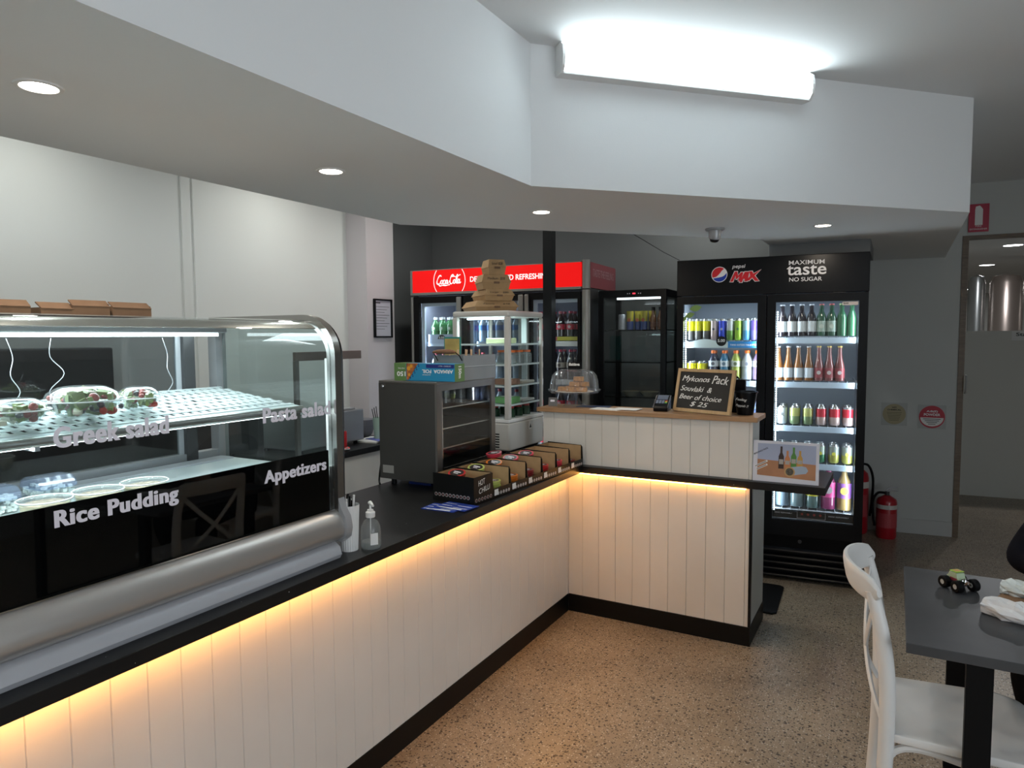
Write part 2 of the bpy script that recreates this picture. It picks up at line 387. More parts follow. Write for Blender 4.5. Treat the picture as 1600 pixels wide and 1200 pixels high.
# downlights
def downlight(x, y, z, label, warm=True, r=0.042, cat='downlight', g=None, name='downlight'):
    t = thing(name, label, cat, (x, y, z), group=g)
    obj('trim_ring', MB().lathe([(r+0.012, 0), (r+0.010, -0.004), (r, -0.004), (r-0.002, 0)], 24, cap=False), M_white, t, smooth=True)
    obj('lens', MB().lathe([(0.0001, -0.0015), (r, -0.0015), (r, -0.0005)], 24), emis('warm lamp lens' if warm else 'cool lamp lens', (1.0, 0.90, 0.76) if warm else (0.95, 0.98, 1.0), 14 if warm else 8), t)
    return t
DL = ['round downlight in the soffit nearest the left edge, above the glass food case', 'round downlight in the soffit above the right end of the glass food case',
      'round downlight in the soffit just left of the black post', 'round downlight in the soffit above the black double fridge']
for (x, y), l in zip(DOWN, DL): downlight(x, y, ZS, l)
for x, y in KITCH: downlight(x, y, ZC, 'round downlight in the kitchen ceiling behind the bulkhead', False, g='kitchen downlights')
HL = ['square-looking cool downlight in the passage ceiling, largest and nearest of three', 'cool downlight in the passage ceiling, middle of three', 'cool downlight in the passage ceiling, furthest, beside the door frame']
for (x, y), l in zip(HALL, HL): downlight(x, y, 2.55, l, False, 0.085)

# ceiling batten light on the angled fascia
du = Vector((1.628, 1.679, 0)).normalized(); dn = Vector((du.y, -du.x, 0))
t = thing('batten_light', 'long white fluorescent batten glowing above the angled bulkhead', 'ceiling light', (-1.247, 2.622, 2.705), math.atan2(du.y, du.x))
LN = 1.205
prof = [(0, 0.008), (-0.055, 0.008), (-0.072, 0.03), (-0.078, 0.065), (-0.072, 0.10), (-0.05, 0.122), (0, 0.122)]
obj('diffuser', MB().extr(prof, 0.012, LN-0.012, 'x'), emis('batten diffuser', (0.83, 0.96, 1.0), FLUORO), t, smooth=True)
pc = [(0, 0), (-0.060, 0), (-0.080, 0.025), (-0.086, 0.065), (-0.080, 0.105), (-0.055, 0.124), (0, 0.124)]
for a0 in (0, LN-0.012): obj('end_cap', MB().extr(pc, a0, a0+0.012, 'x'), M_white, t)
obj('base_tray', MB().box(0.012, LN-0.012, -0.062, 0, 0, 0.0075), M_white, t)
# unseen dining-side ceiling light, added behind the viewer for ambient fill
t = thing('added_ceiling_light', 'added unseen rectangular ceiling light over the dining side', 'ceiling light', (1.2, -1.4, ZC))
obj('diffuser', MB().box(-0.6, 0.6, -0.15, 0.15, -0.024, -0.004), emis('added panel diffuser', (0.86, 0.93, 1.0), 3.0), t)
obj('frame', MB().box(-0.62, 0.62, -0.17, -0.152, -0.028, 0).box(-0.62, 0.62, 0.152, 0.17, -0.028, 0), M_white, t)

# dome camera under the soffit
t = thing('dome_camera', 'small grey dome security camera hanging under the soffit', 'camera', (-0.928, 4.076, ZS), 0.5)
obj('base', MB().lathe([(0.055, 0), (0.055, -0.008), (0.045, -0.014), (0.0001, -0.014)], 24), M_silver, t, smooth=True)
obj('housing', MB().lathe([(0.036, -0.012), (0.036, -0.03), (0.034, -0.052), (0.028, -0.068), (0.0001, -0.07)], 24), M_silver, t, smooth=True)
mb = MB(); mb.M = Matrix.Translation((-0.006, -0.012, -0.062)) @ Matrix.Rotation(R(22), 4, 'X'); mb.lathe([(0.026, 0), (0.024, -0.012), (0.014, -0.018), (0.0001, -0.02)], 20)
obj('lens_window', mb, M_black, t, smooth=True)

# thin cable hanging to the fridge
tag(obj('cable', MB().tube([(-1.71, 4.90, 2.40), (-1.62, 4.87, 2.345), (-1.45, 4.81, 2.24), (-1.325, 4.775, 2.172)], 0.0022, 6), M_blackm), 'thin black cable running down to the top corner of the black double fridge', 'cable')

# ------------------------------------------------------------------ counter
t = thing('worktop', 'black flecked L-shaped worktop with overhanging right end', 'worktop', (0, 0, 0.85))
SL = [(-1.60, -0.8), (-1.60, 3.695), (-0.287, 3.71), (-0.284, 4.167), (-1.85, 4.167), (-1.85, 4.42), (-2.66, 4.42), (-2.66, 3.5), (-2.33, 3.5), (-2.33, -0.8)]
obj('top', MB().prism(SL, 0, 0.04), M_slab, t, bev=0.002)
ledm = emis('warm led', (1.0, 0.43, 0.09), LED_SLAB); ledm2 = emis('warm led short', (1.0, 0.43, 0.09), LED_SLAB*0.42)
obj('light_strip', MB().box(-1.652, -1.642, -0.8, 3.68, -0.005, -0.0005, 0).box(-1.635, -0.665, 3.698, 3.706, -0.005, -0.0005, 1), [ledm, ledm2], t, label='glowing warm light strip under the worktop edge')

def cladding(mb, a0, a1, z0, z1, plane, axis, first, pitch=0.0972, g=0.004, d=0.004, thick=0.012, back=1):
    """V-grooved boards: profile in plan, extruded in height"""
    pts = [(a0, 0)]; a = first
    while a < a1-g:
        if a > a0+g: pts += [(a-g/2, 0), (a, d), (a+g/2, 0)]
        a += pitch
    pts += [(a1, 0), (a1, thick), (a0, thick)]
    if axis == 'y': poly = [(plane-p*back, q) for q, p in pts]
    else: poly = [(q, plane+p*back) for q, p in pts]
    mb.prism(poly, z0, z1); return mb
t = thing('counter', 'long cream grooved board counter with black kickboard, running from the left', 'counter', (0, 0, 0))
obj('cladding', cladding(MB(), -0.8, 3.72, 0.10, 0.848, -1.69, 'y', 0.7704-0.0972*16), M_clad, t)
obj('carcass', MB().box(-2.26, -1.703, -0.8, 4.13, 0.0, 0.848).box(-2.64, -2.262, 3.6, 4.13, 0, 0.848), M_white, t)
obj('kickboard', MB().box(-1.702, -1.686, -0.8, 3.712, 0, 0.103), M_kick, t)
t = thing('counter', 'short cream grooved board counter with black kickboard and dark end edge, facing the viewer', 'counter', (0, 0, 0))
obj('cladding', cladding(MB(), -1.689, -0.648, 0.10, 0.848, 3.722, 'x', -1.5995, 0.1035), M_clad, t)
obj('carcass', MB().box(-1.685, -0.652, 3.735, 4.13, 0.0, 0.848), M_white, t)
obj('kickboard', MB().box(-1.685, -0.636, 3.714, 3.734, 0, 0.103).box(-0.651, -0.636, 3.735, 4.138, 0, 0.103), M_kick, t)
obj('shaded_end_panel', MB().box(-0.651, -0.640, 3.745, 4.135, 0.104, 0.848), M_right, t)  # white end in shadow; the shade is put in as grey
obj('corner_trim', MB().box(-0.648, -0.636, 3.716, 3.744, 0.104, 0.848), M_black, t)
t = thing('bar_upstand', 'raised cream grooved board upstand above the short counter', 'counter', (0, 0, 0.89))
obj('cladding', cladding(MB(), -1.872, -0.645, 0.0005, 0.306, 3.752, 'x', -1.80, 0.1035), M_clad, t)
obj('core', MB().box(-1.87, -0.647, 3.765, 3.97, 0.0005, 0.306), mat('upstand paint', (0.55, 0.54, 0.51), 0.5), t)
tag(obj('worktop', MB().box(-1.905, -0.618, 3.728, 3.985, 1.197, 1.222), wood_mat('bar timber', (0.30, 0.165, 0.08), (0.42, 0.25, 0.13), (2, 30, 30)), bev=0.002), 'brown timber bar top on the cream upstand', 'worktop')
tag(obj('floor_mat', (lambda m: m.prism([(-1.30, 4.22), (-0.60, 4.215), (-0.575, 4.24), (-0.595, 4.70), (-0.62, 4.725), (-1.30, 4.70)], 0.0, 0.012))(MB()), M_blackm, bev=0.004), 'black rubber mat on the floor behind the short counter', 'mat')

# ------------------------------------------------------------------ kitchen bench on the left wall
t = thing('kitchen_bench', 'white kitchen bench cabinet behind the counter with black top', 'cabinet', (0, 0, 0))
obj('body', MB().box(-3.79, -3.23, -1.5, 4.14, 0.0, 0.849), M_white, t)
obj('bench_top', MB().box(-3.79, -3.19, -1.5, 4.15, 0.85, 0.89), M_slab, t, bev=0.002)
t = thing('bench_appliance', 'squat grey steel appliance on the back bench behind the food case', 'appliance', (-3.56, 3.52, 0.89))
obj('body', MB().box(-0.2, 0.2, -0.32, 0.30, 0.025, 0.25), M_steel2, t, bev=0.008)
obj('lid', MB().box(-0.17, 0.17, -0.27, 0.25, 0.251, 0.262), M_silver, t, bev=0.004)
for x in (-0.16, 0.16):
    for y in (-0.27, 0.25): obj('foot', MB().cyl((x, y, 0.0), (x, y, 0.0249), 0.014), M_black, t)
t = thing('steel_rack', 'thin brown-grey steel frame with top bar standing on the back bench', 'rack', (-3.347, 3.16, 0.89))
obj('top_bar', MB().box(-0.012, 0.012, 0, 0.62, 0.615, 0.672), mat('rack steel', (0.22, 0.17, 0.155), 0.4, 0.4), t, bev=0.003)
for y in (0.0, 0.40): obj('post', MB().box(-0.012, 0.012, y, y+0.03, 0.0, 0.6145), mat('rack post steel', (0.2, 0.18, 0.17), 0.4, 0.4), t)
t = thing('grill_unit', 'dark steel cooking unit on the back bench seen through the food case', 'appliance', (-3.56, 1.9, 0.89))
obj('body', MB().box(-0.22, 0.22, -0.9, 1.0, 0.0, 0.36), M_dark, t, bev=0.01)
obj('hood', MB().prism([(-0.22, -0.9), (0.05, -0.9), (0.05, 0.2), (-0.22, 0.2)], 0.45, 0.72), mat('hood steel', (0.16, 0.16, 0.165), 0.35, 0.6), t, bev=0.01)
for y in (-0.8, 0.06): obj('hood_stand', MB().box(-0.21, -0.17, y, y+0.04, 0.3605, 0.449), M_dark, t)
# can, bowl stack, cup, papers on the bench
t = thing('drink_can', 'red soft drink can on the back bench beside the food case', 'can', (-3.30, 3.53, 0.89))
obj('body', MB().lathe([(0.022, 0), (0.031, 0.008), (0.032, 0.012), (0.032, 0.112), (0.027, 0.125)], 20), M_red, t, smooth=True)
obj('lid', MB().lathe([(0.0001, 0.1255), (0.026, 0.1255), (0.027, 0.13), (0.025, 0.13)], 20, cap=False), M_chrome, t, smooth=True)
t = thing('foil_bundle', 'crumpled silver foil lying in front of the red can', 'foil', (-3.24, 3.42, 0.89), 1.3)
mb = MB()
for k in range(7): mb.sphere((-0.06+k*0.022, random.uniform(-.006, .006), 0.014), 0.014+random.random()*.006, 7, 5, sc=(1.2, 1, .8))
obj('foil', mb, M_chrome, t)
t['label'] = 'crumpled silver foil lying in front of the red can'
tag(obj('bowl_stack', MB().lathe([(0.05, 0), (0.075, 0.03), (0.085, 0.06), (0.083, 0.06), (0.087, 0.075), (0.09, 0.1), (0.088, 0.1), (0.094, 0.14), (0.08, 0.142)], 24), mat('grey bowls', (0.16, 0.16, 0.18), 0.4), smooth=True), 'stack of dark grey bowls behind the bench appliance', 'bowl').location = (-3.56, 4.03, 0.89)
t = thing('straw_cup', 'pale green tumbler with black straws on the back bench', 'cup', (-3.34, 3.96, 0.905))
obj('tumbler', MB().lathe([(0.034, 0), (0.044, 0.155), (0.041, 0.155), (0.032, 0.004)], 20, cap=False).lathe([(0.0001, 0.0), (0.034, 0.0)], 20, cap=False), mat('green tumbler', (0.35, 0.48, 0.42), 0.35), t, smooth=True)
for k in range(3): obj('straw', MB().cyl((0.01*k-0.01, 0, 0.01), (-0.045+0.02*k, -0.02, 0.22+0.01*k), 0.003, 6), M_black, t)
for i, (x, y, r_, c) in enumerate([(-3.37, 3.93, 0.2, M_paper), (-3.30, 3.99, -0.3, mat('blue sheet', (0.12, 0.14, 0.4), 0.7))]):
    t = obj('paper_pile' if i == 0 else 'paper_sheet', MB().box(-0.09, 0.09, -0.12, 0.12, 0.0, 0.012 if i == 0 else 0.003), c, bev=0.001)
    t.location = (x, y, 0.8905 if i == 0 else 0.9035); t.rotation_euler = (0, 0, r_)
    tag(t, ['pile of white papers on the back bench near the tumbler', 'blue sheet on top of the white papers on the back bench'][i], 'paper')
# framed notice on the nib
t = thing('framed_notice', 'black framed notice hung on the pinkish wall beside the charcoal wall', 'picture frame', (-3.599, 4.335, 1.805), PI/2)
fr = MB()
for a in ((-0.108, 0.108, -0.153, -0.141), (-0.108, 0.108, 0.141, 0.153), (-0.108, -0.096, -0.141, 0.141), (0.096, 0.108, -0.141, 0.141)):
    fr.box(a[0], a[1], -0.02, 0, a[2], a[3])
obj('frame', fr, M_black, t)
pg = obj('page', MB().box(-0.096, 0.096, -0.008, 0, -0.141, 0.141), mat('notice page', (0.55, 0.55, 0.62), 0.5), t)
ln = MB()
for k in range(9): ln.box(-0.08, 0.08-(k % 3)*0.03, -0.0088, -0.008, 0.09-k*0.022, 0.093-k*0.022)
ln.box(-0.085, -0.03, -0.0088, -0.008, 0.118, 0.126)
obj('print', ln, M_ink, pg)

def W_(o):                       # part modelled in room coordinates under an unrotated thing
    o.location = -o.parent.location; return o
# ------------------------------------------------------------------ curved glass food case
Y0, Y1 = 0.36, 1.802
fc = thing('food_display_case', 'long curved-glass food display case with black front band and silver base', 'display case', (-1.98, 1.1, 0.89))
def arc(cx, cz, r, a0, a1, n):
    return [(cx+r*math.cos(R(a0+(a1-a0)*k/n)), cz+r*math.sin(R(a0+(a1-a0)*k/n))) for k in range(n+1)]
outer = [(-1.70, 1.05), (-1.70, 1.585)]+arc(-1.83, 1.585, 0.13, 8, 90, 9)+[(-2.33, 1.715)]
inner = [(x+(-0.007 if i < 2 else 0), z) for i, (x, z) in enumerate(outer)]
inner = [(-1.707, 1.05), (-1.707, 1.585)]+arc(-1.83, 1.585, 0.123, 8, 90, 9)+[(-2.33, 1.708)]
pf = outer+inner[::-1]
W_(obj('front_glass', MB().extr(pf, Y0, Y1-0.03, 'y'), M_glass, fc, smooth=True))
# black printed band behind the glass
W_(obj('black_band', MB().box(-1.7135, -1.7075, Y0, Y1-0.045, 1.052, 1.263), mat('band black', (0.002, 0.002, 0.002), 0.6, spec=0.0), fc))
co = arc(-1.83, 1.585, 0.1225, 54, 90, 7)+[(-1.86, 1.7075)]; ci = arc(-1.83, 1.585, 0.1195, 54, 90, 7)+[(-1.86, 1.7045)]
W_(obj('canopy', MB().extr(co+ci[::-1], Y0, Y1-0.04, 'y'), mat('canopy steel', (0.62, 0.63, 0.62), 0.22, 0.9), fc, smooth=True))
# roof: steel rear panel with lamp housing
W_(obj('roof_panel', MB().box(-2.33, -1.86, Y0, Y1-0.031, 1.6985, 1.7075), M_steel, fc, bev=0.004))
lh = W_(obj('lamp_housing', MB().box(-2.26, -2.15, Y0, Y1-0.09, 1.672, 1.6995), M_steel2, fc, bev=0.004))
tube = obj('lamp_tube', MB().box(-2.235, -2.175, Y0+0.02, Y1-0.11, 1.660, 1.6718), emis('case lamp', (0.82, 0.97, 1.0), 9.0), lh); tube.location = (0, 0, 0)
# front upper lamp behind the curve
area('case_lamp', (-2.05, 1.08, 1.655), (0, R(-14), 0), 0.12, 1.3, CASE_W, (0.80, 0.96, 1.0))
lo = W_(obj('added_shelf_lamp', MB().box(-1.875, -1.855, Y0+0.04, Y1-0.12, 1.3835, 1.3885), emis('added case fill', (0.85, 0.97, 1.0), 5.0), fc))  # unseen strip added below the shelf to brighten the deck
area('added_shelf_light', (-1.865, 1.08, 1.382), (0, R(-12), 0), 0.02, 1.3, 2.6, (0.86, 0.97, 1.0))
# end frame: steel bow following the glass
of = arc(-1.83, 1.585, 0.148, 0, 90, 10); inf = arc(-1.83, 1.585, 0.110, 0, 90, 10)
bow = [(-1.682, 1.02)]+of+[(-2.33, 1.733), (-2.33, 1.695)]+inf[::-1]+[(-1.72, 1.02)]
for ya in (Y1-0.03, Y0-0.03):
    W_(obj('end_frame', MB().extr(bow, ya, ya+0.03, 'y'), mat('bow steel', (0.45, 0.44, 0.42), 0.22, 0.95), fc, smooth=True))
    W_(obj('end_seal', MB().tube([(-1.70, ya+0.045, 1.0)]+[(x+0.022*0-0.0, ya+0.045, z) for x, z in arc(-1.83, 1.585, 0.135, 0, 70, 8)], 0.006, 6), M_black, fc, smooth=True))
    e = [(-1.72, 1.05), (-1.72, 1.58)]+arc(-1.83, 1.585, 0.11, 0, 90, 8)+[(-2.27, 1.694), (-2.27, 1.05)]
    W_(obj('end_glass', MB().extr(e, ya+0.010, ya+0.016, 'y'), glass('end glass', (0.80, 0.88, 0.88), 1.0), fc))
    W_(obj('inner_trim', MB().box(-1.735, -1.722, ya+0.005, ya+0.028, 1.05, 1.58), M_white, fc))
# rear posts, rails and sliding glass
for ya in (Y1-0.045, 1.62, Y0):
    W_(obj('rear_post', MB().box(-2.32, -2.275, ya, ya+0.045, 1.0, 1.70), M_steel2 if ya > 1.7 else M_dark, fc))
W_(obj('rear_rail', MB().box(-2.32, -2.28, Y0, Y1, 1.20, 1.225), M_steel2, fc))
for k, (a, b) in enumerate(((Y0+0.046, 1.02), (0.98, 1.619))):
    W_(obj('sliding_door', MB().box(-2.312+0.012*k, -2.306+0.012*k, a, b, 1.226, 1.695), M_glassdk, fc))
    W_(obj('door_edge', MB().box(-2.314+0.012*k, -2.303+0.012*k, b-0.02, b, 1.226, 1.66), M_silver, fc))
# perforated shelf, sloping to the front
def shz(x): return 1.413+(-1.83-x)*0.125
sh = MB()
nslx, nsly = 7, 44; xs0, xs1, ys0, ys1 = -1.86, -2.24, Y0+0.02, Y1-0.05
px_ = (xs0-xs1)/nslx; py_ = (ys1-ys0)/nsly
for i in range(nslx):
    xa = xs0-px_*i; xb = xa-px_
    xm = xa-px_*0.42
    sh.add([(xa, ys0, shz(xa)), (xa, ys1, shz(xa)), (xm, ys1, shz(xm)), (xm, ys0, shz(xm))], [(0, 1, 2, 3)])
    for j in range(nsly):
        ya = ys0+py_*j; yb = ya+py_*0.60
        sh.add([(xm, ya, shz(xm)), (xm, yb, shz(xm)), (xb, yb, shz(xb)), (xb, ya, shz(xb))], [(0, 1, 2, 3)])
for (xa, xb) in ((-1.825, xs0), (xs1, -2.26)):
    sh.add([(xa, ys0, shz(xa)), (xa, ys1, shz(xa)), (xb, ys1, shz(xb)), (xb, ys0, shz(xb))], [(0, 1, 2, 3)])
M_shelf = mat('case shelf steel', (0.60, 0.66, 0.66), 0.30, 0.45)
s_ = W_(obj('perforated_shelf', sh, M_shelf, fc))
so = s_.modifiers.new('thick', 'SOLIDIFY'); so.thickness = 0.002
W_(obj('shelf_nose', MB().tube([(-1.825, ys0, 1.402), (-1.825, ys1, 1.402)], 0.013, 10), mat('shelf nose', (0.30, 0.30, 0.29), 0.3, 0.8), fc, smooth=True))
for ya in (0.9, 1.70): W_(obj('shelf_bracket', MB().box(-2.27, -1.85, ya, ya+0.012, 1.375, 1.395), M_steel2, fc))
# deck
W_(obj('deck', MB().box(-2.25, -1.735, Y0+0.01, Y1-0.04, 1.185, 1.20), M_shelf, fc, bev=0.003))
W_(obj('air_grille', (lambda m: [m.box(-2.245+0.009*k, -2.240+0.009*k, Y0+0.02, Y1-0.06, 1.2005, 1.206) for k in range(8)] and m)(MB()), M_silver, fc))
W_(obj('inner_back', MB().box(-2.27, -2.255, Y0+0.01, Y1-0.05, 1.0, 1.198), M_dark, fc))
for k, (y, s) in enumerate(((1.02, 1), (1.14, -1), (1.50, 1))):
    W_(obj('wire', MB().tube(spline([(-2.22, y, 1.655), (-2.21, y+0.01*s, 1.60), (-2.18, y-0.012*s, 1.55), (-2.2, y+0.02*s, 1.50), (-2.2, y-0.01, shz(-2.2)+0.003)], 5), 0.0012, 5), M_silver, fc))
# silver base band and plinth
band = [(-1.700, 1.053), (-1.692, 1.052), (-1.672, 1.035), (-1.660, 1.012), (-1.655, 0.985), (-1.662, 0.962), (-1.682, 0.948), (-1.75, 0.948), (-1.75, 1.0515)]
W_(obj('base_band', MB().extr(band, Y0, Y1-0.03, 'y'), mat('satin band', (0.52, 0.50, 0.48), 0.34, 0.7), fc, smooth=True))
W_(obj('highlight_trim', MB().box(-1.699, -1.690, Y0, Y1-0.035, 1.0535, 1.057), M_chrome, fc))
W_(obj('base_end_cap', MB().extr([(-1.690, 1.12), (-1.672, 1.06), (-1.652, 1.03), (-1.645, 0.99), (-1.652, 0.958), (-1.675, 0.94), (-2.30, 0.94), (-2.30, 1.12)], Y1-0.0295, Y1+0.0, 'y'), M_silver, fc, smooth=True))
W_(obj('plinth', MB().extr([(-1.690, 0.947), (-1.664, 0.930), (-1.656, 0.905), (-1.664, 0.8905), (-2.30, 0.8905), (-2.30, 0.947)], Y0, Y1-0.045, 'y'), mat('plinth grey', (0.42, 0.43, 0.46), 0.4, 0.1), fc, smooth=True))
W_(obj('body', MB().box(-2.31, -1.76, Y0, Y1-0.046, 0.948, 1.10), M_dark, fc))
# lettering on the glass
for s_, ya, yb, z, h in (('Greek salad', 0.868, 1.156, 1.398, 0.050), ('Rice Pudding', 0.861, 1.176, 1.200, 0.053), ('Pasta salad', 1.473, 1.761, 1.388, 0.048), ('Appetizers', 1.471, 1.735, 1.188, 0.052)):
    W_(text('lettering', s_, M_lettg, fc, (-1.6995, ya, z), w=yb-ya, h=h, face=FX, bold=0.022, heavy=0.035, spacing=1.10))

# food in the case
M_salad = [mat('cucumber', (0.20, 0.25, 0.08), 0.5), mat('tomato', (0.30, 0.04, 0.03), 0.4), mat('olive', (0.045, 0.03, 0.035), 0.3), mat('lettuce', (0.17, 0.20, 0.06), 0.6), mat('feta', (0.55, 0.53, 0.42), 0.7)]
def bowl(label, x, y, r, zc, h, dome, kind, group):
    t = thing('salad_bowl' if kind == 's' else 'rice_tub', label, 'salad bowl' if kind == 's' else 'tub', (x, y, zc), group=group)
    obj('bowl', MB().lathe([(r*0.62, 0), (r*0.95, h), (r*1.02, h+0.003), (r*0.92, h+0.003), (r*0.58, 0.003)], 28), M_plasticclear, t, smooth=True)
    obj('lid', MB().lathe([(r*1.06, h+0.0035), (r*1.06, h+0.008), (r*0.95, h+0.009), (r*0.86, h+dome*0.6), (r*0.6, h+dome*0.93), (r*0.45, h+dome), (0.0001, h+dome)], 28), M_plasticclear, t, smooth=True)
    obj('rim', MB().tube([(r*1.06*math.cos(2*PI*k/28), r*1.06*math.sin(2*PI*k/28), h+0.004) for k in range(29)], 0.0018, 5, cap=False), M_white, t, smooth=True)
    mb = MB(); rnd = random.Random(int(x*1000)+int(y*977))
    for k in range(int(60*(r/0.08))):
        a = rnd.random()*2*PI; q = math.sqrt(rnd.random())*r*0.78; zz = 0.012+rnd.random()*(h+dome*0.45)*(1-(q/r)**2*0.5)
        mi = rnd.choice([0, 0, 1, 1, 2, 3, 3, 4]); sz = rnd.uniform(0.008, 0.014)*(r/0.08)**0.5
        mb.M = Matrix.Translation((q*math.cos(a), q*math.sin(a), zz)) @ Matrix.Rotation(rnd.random()*3, 4, Vector((rnd.random(), rnd.random(), 1)).normalized())
        if mi in (0, 3, 4): mb.box(-sz, sz, -sz*.8, sz*.8, -sz*.45, sz*.45, mi)
        else: mb.sphere((0, 0, 0), sz, 8, 6, mi, (1, 1, .8))
    o = obj('salad', mb, M_salad, t, smooth=True); o['kind'] = 'stuff'
    return t
bowl('small clear domed bowl of salad at the left end of the perforated shelf', -1.920, 0.897, 0.070, shz(-1.92)+0.012, 0.035, 0.034, 's', None)
bowl('largest clear domed bowl of salad, in the middle on the perforated shelf', -1.948, 1.075, 0.098, shz(-1.948)+0.014, 0.040, 0.042, 's', None)
bowl('small clear domed bowl of salad to the right of the large one', -1.970, 1.248, 0.062, shz(-1.97)+0.010, 0.033, 0.036, 's', None)
for x, y, l in ((-1.886, 0.934, 'flat clear tub of cinnamon-topped rice pudding, leftmost of the three'), (-1.873, 1.062, 'flat clear tub of rice pudding, middle of the three'), (-1.868, 1.19, 'flat clear tub of rice pudding, rightmost of the three')):
    t = thing('pudding_tub', l, 'tub', (x, y, 1.2005), group=None); r = 0.058
    obj('tub', MB().lathe([(r*0.9, 0), (r, 0.040), (r*1.05, 0.041), (r*0.93, 0.041), (r*0.88, 0.003)], 28), M_plasticclear, t, smooth=True)
    obj('pudding', MB().lathe([(r*0.87, 0.0035), (r*0.93, 0.034), (0.0001, 0.035)], 28), [mat('pudding', (0.62, 0.52, 0.34), 0.5)], t, smooth=True)
    obj('cinnamon', MB().lathe([(r*0.86, 0.0353), (r*0.7, 0.0362), (0.0001, 0.0365)], 24), mat('cinnamon', (0.52, 0.37, 0.26), 0.8, noise=0.5, nscale=60), t, smooth=True)
    obj('lid', MB().lathe([(r*1.06, 0.0415), (r*1.07, 0.046), (r*1.0, 0.047), (r*0.97, 0.043), (0.0001, 0.043)], 28), M_plasticclear, t, smooth=True)
    obj('rim', MB().tube([(r*1.06*math.cos(2*PI*k/28), r*1.06*math.sin(2*PI*k/28), 0.045) for k in range(29)], 0.002, 5, cap=False), M_white, t, smooth=True)
for x, y, l, c in ((-2.085, 1.045, 'clear hinged tub of white crumbled feta on the case deck', (0.75, 0.78, 0.74)), (-2.05, 0.885, 'clear hinged tub of dark olives at the left edge of the case deck', (0.09, 0.05, 0.08))):
    t = thing('deli_tub', l, 'tub', (x, y, 1.2005), PI/2)
    mb = MB(); mb.extr([(-0.045, 0), (-0.055, 0.035), (0.055, 0.035), (0.045, 0)], -0.05, 0.05, 'x'); obj('tub', mb, M_plasticclear, t, bev=0.008)
    mb = MB()
    for k in range(120):
        mb.M = Matrix.Translation((random.uniform(-.045, .045), random.uniform(-.043, .043), random.uniform(0.006, 0.042))) @ Matrix.Rotation(random.random()*3, 4, 'Z')
        mb.box(-.006, .006, -.005, .005, -.004, .004)
    o = obj('contents', mb, mat('deli'+l[:20], c, 0.6), t); o['kind'] = 'stuff'
    obj('lid', MB().extr([(-0.058, 0.0355), (-0.048, 0.058), (-0.03, 0.068), (0.03, 0.068), (0.048, 0.058), (0.058, 0.0355)], -0.052, 0.052, 'x'), glass('bluish lid', (0.80, 0.86, 0.95), 1.0, 0.05, (0.6, 0.7, 0.9), 0.12), t, bev=0.008)
# cardboard trays on the case roof
for k, (y, w, h, r_, l) in enumerate([(1.245, 0.12, 0.030, 0.03, 'brown cardboard tray at the right end on the food case roof'), (1.135, 0.10, 0.032, -0.08, 'darker cardboard tray second from the right on the food case roof'),
    (1.03, 0.09, 0.020, 0.1, 'low cardboard tray in the middle on the food case roof'), (0.93, 0.09, 0.024, -0.05, 'folded cardboard tray fourth from the right on the food case roof'), (0.82, 0.10, 0.026, 0.06, 'cardboard tray at the left edge on the food case roof')]):
    t = thing('cardboard_tray', l, 'tray', (-2.07, y, 1.7165), r_)
    m_ = MB().box(-0.09, 0.09, -w/2, w/2, 0, 0.003).box(-0.09, -0.087, -w/2, w/2, 0.0031, h).box(0.087, 0.09, -w/2, w/2, 0.0031, h*0.8).box(-0.0869, 0.0869, -w/2, -w/2+0.003, 0.0031, h).box(-0.0869, 0.0869, w/2-0.003, w/2, 0.0031, h*1.1)
    obj('tray', m_, M_kraftd, t)
    mb = MB(); mb.M = Matrix.Translation((0.09, 0, h*0.8)) @ Matrix.Rotation(R(35), 4, 'Y'); mb.box(-0.03, 0.0, -w/2, w/2, 0, 0.003); obj('flap', mb, M_kraftd, t)

# ------------------------------------------------------------------ things on the worktop
t = thing('straw_holder', 'white ribbed paper cup of black and white straws beside the food case', 'cup', (-1.700, 1.842, 0.89))
rp = MB(); seg = 48; prof = [(0.030, 0), (0.037, 0.165)]
vs = []; fs = []
for r, z in prof:
    for k in range(seg): a = 2*PI*k/seg; q = r+(0.0012 if k % 2 else 0); vs.append((q*math.cos(a), q*math.sin(a), z))
for k in range(seg): fs.append((k, (k+1) % seg, seg+(k+1) % seg, seg+k))
fs.append(tuple(range(seg-1, -1, -1))); rp.add(vs, fs)
obj('cup', rp, M_white, t)
for k in range(12):
    a = k*2.4; q = 0.020*math.sqrt((k+0.5)/12)
    obj('straw', MB().cyl((q*math.cos(a)*0.6, q*math.sin(a)*0.6, 0.01), (q*1.25*math.cos(a), q*1.25*math.sin(a), 0.19+0.012*math.sin(k*1.7)), 0.0042, 8), M_black if k % 2 else M_white, t)
t = thing('sanitiser_bottle', 'clear hand sanitiser pump bottle standing on the black worktop', 'bottle', (-1.646, 1.896, 0.89), 2.6)
obj('bottle', MB().lathe([(0.0001, 0), (0.034, 0), (0.037, 0.006), (0.037, 0.062), (0.034, 0.082), (0.024, 0.100), (0.014, 0.106), (0.012, 0.112)], 28), glass('bottle clear', (0.86, 0.88, 0.88), 1.0, 0.03, (0.7, 0.72, 0.72), 0.12), t, smooth=True)
obj('gel', MB().lathe([(0.0001, 0.003), (0.033, 0.003), (0.0345, 0.008), (0.0345, 0.025), (0.0001, 0.025)], 24), glass('gel', (0.75, 0.78, 0.78), 0.6, 0.05, (0.7, 0.75, 0.75), 0.15), t, smooth=True)
obj('label', MB().box(-0.0385, -0.0375, -0.014, 0.014, 0.020, 0.062), M_paper, t)
pm = obj('pump', MB().lathe([(0.016, 0.113), (0.017, 0.115), (0.017, 0.132), (0.011, 0.136), (0.011, 0.141), (0.004, 0.142), (0.0035, 0.160)], 20), M_white, t, smooth=True)
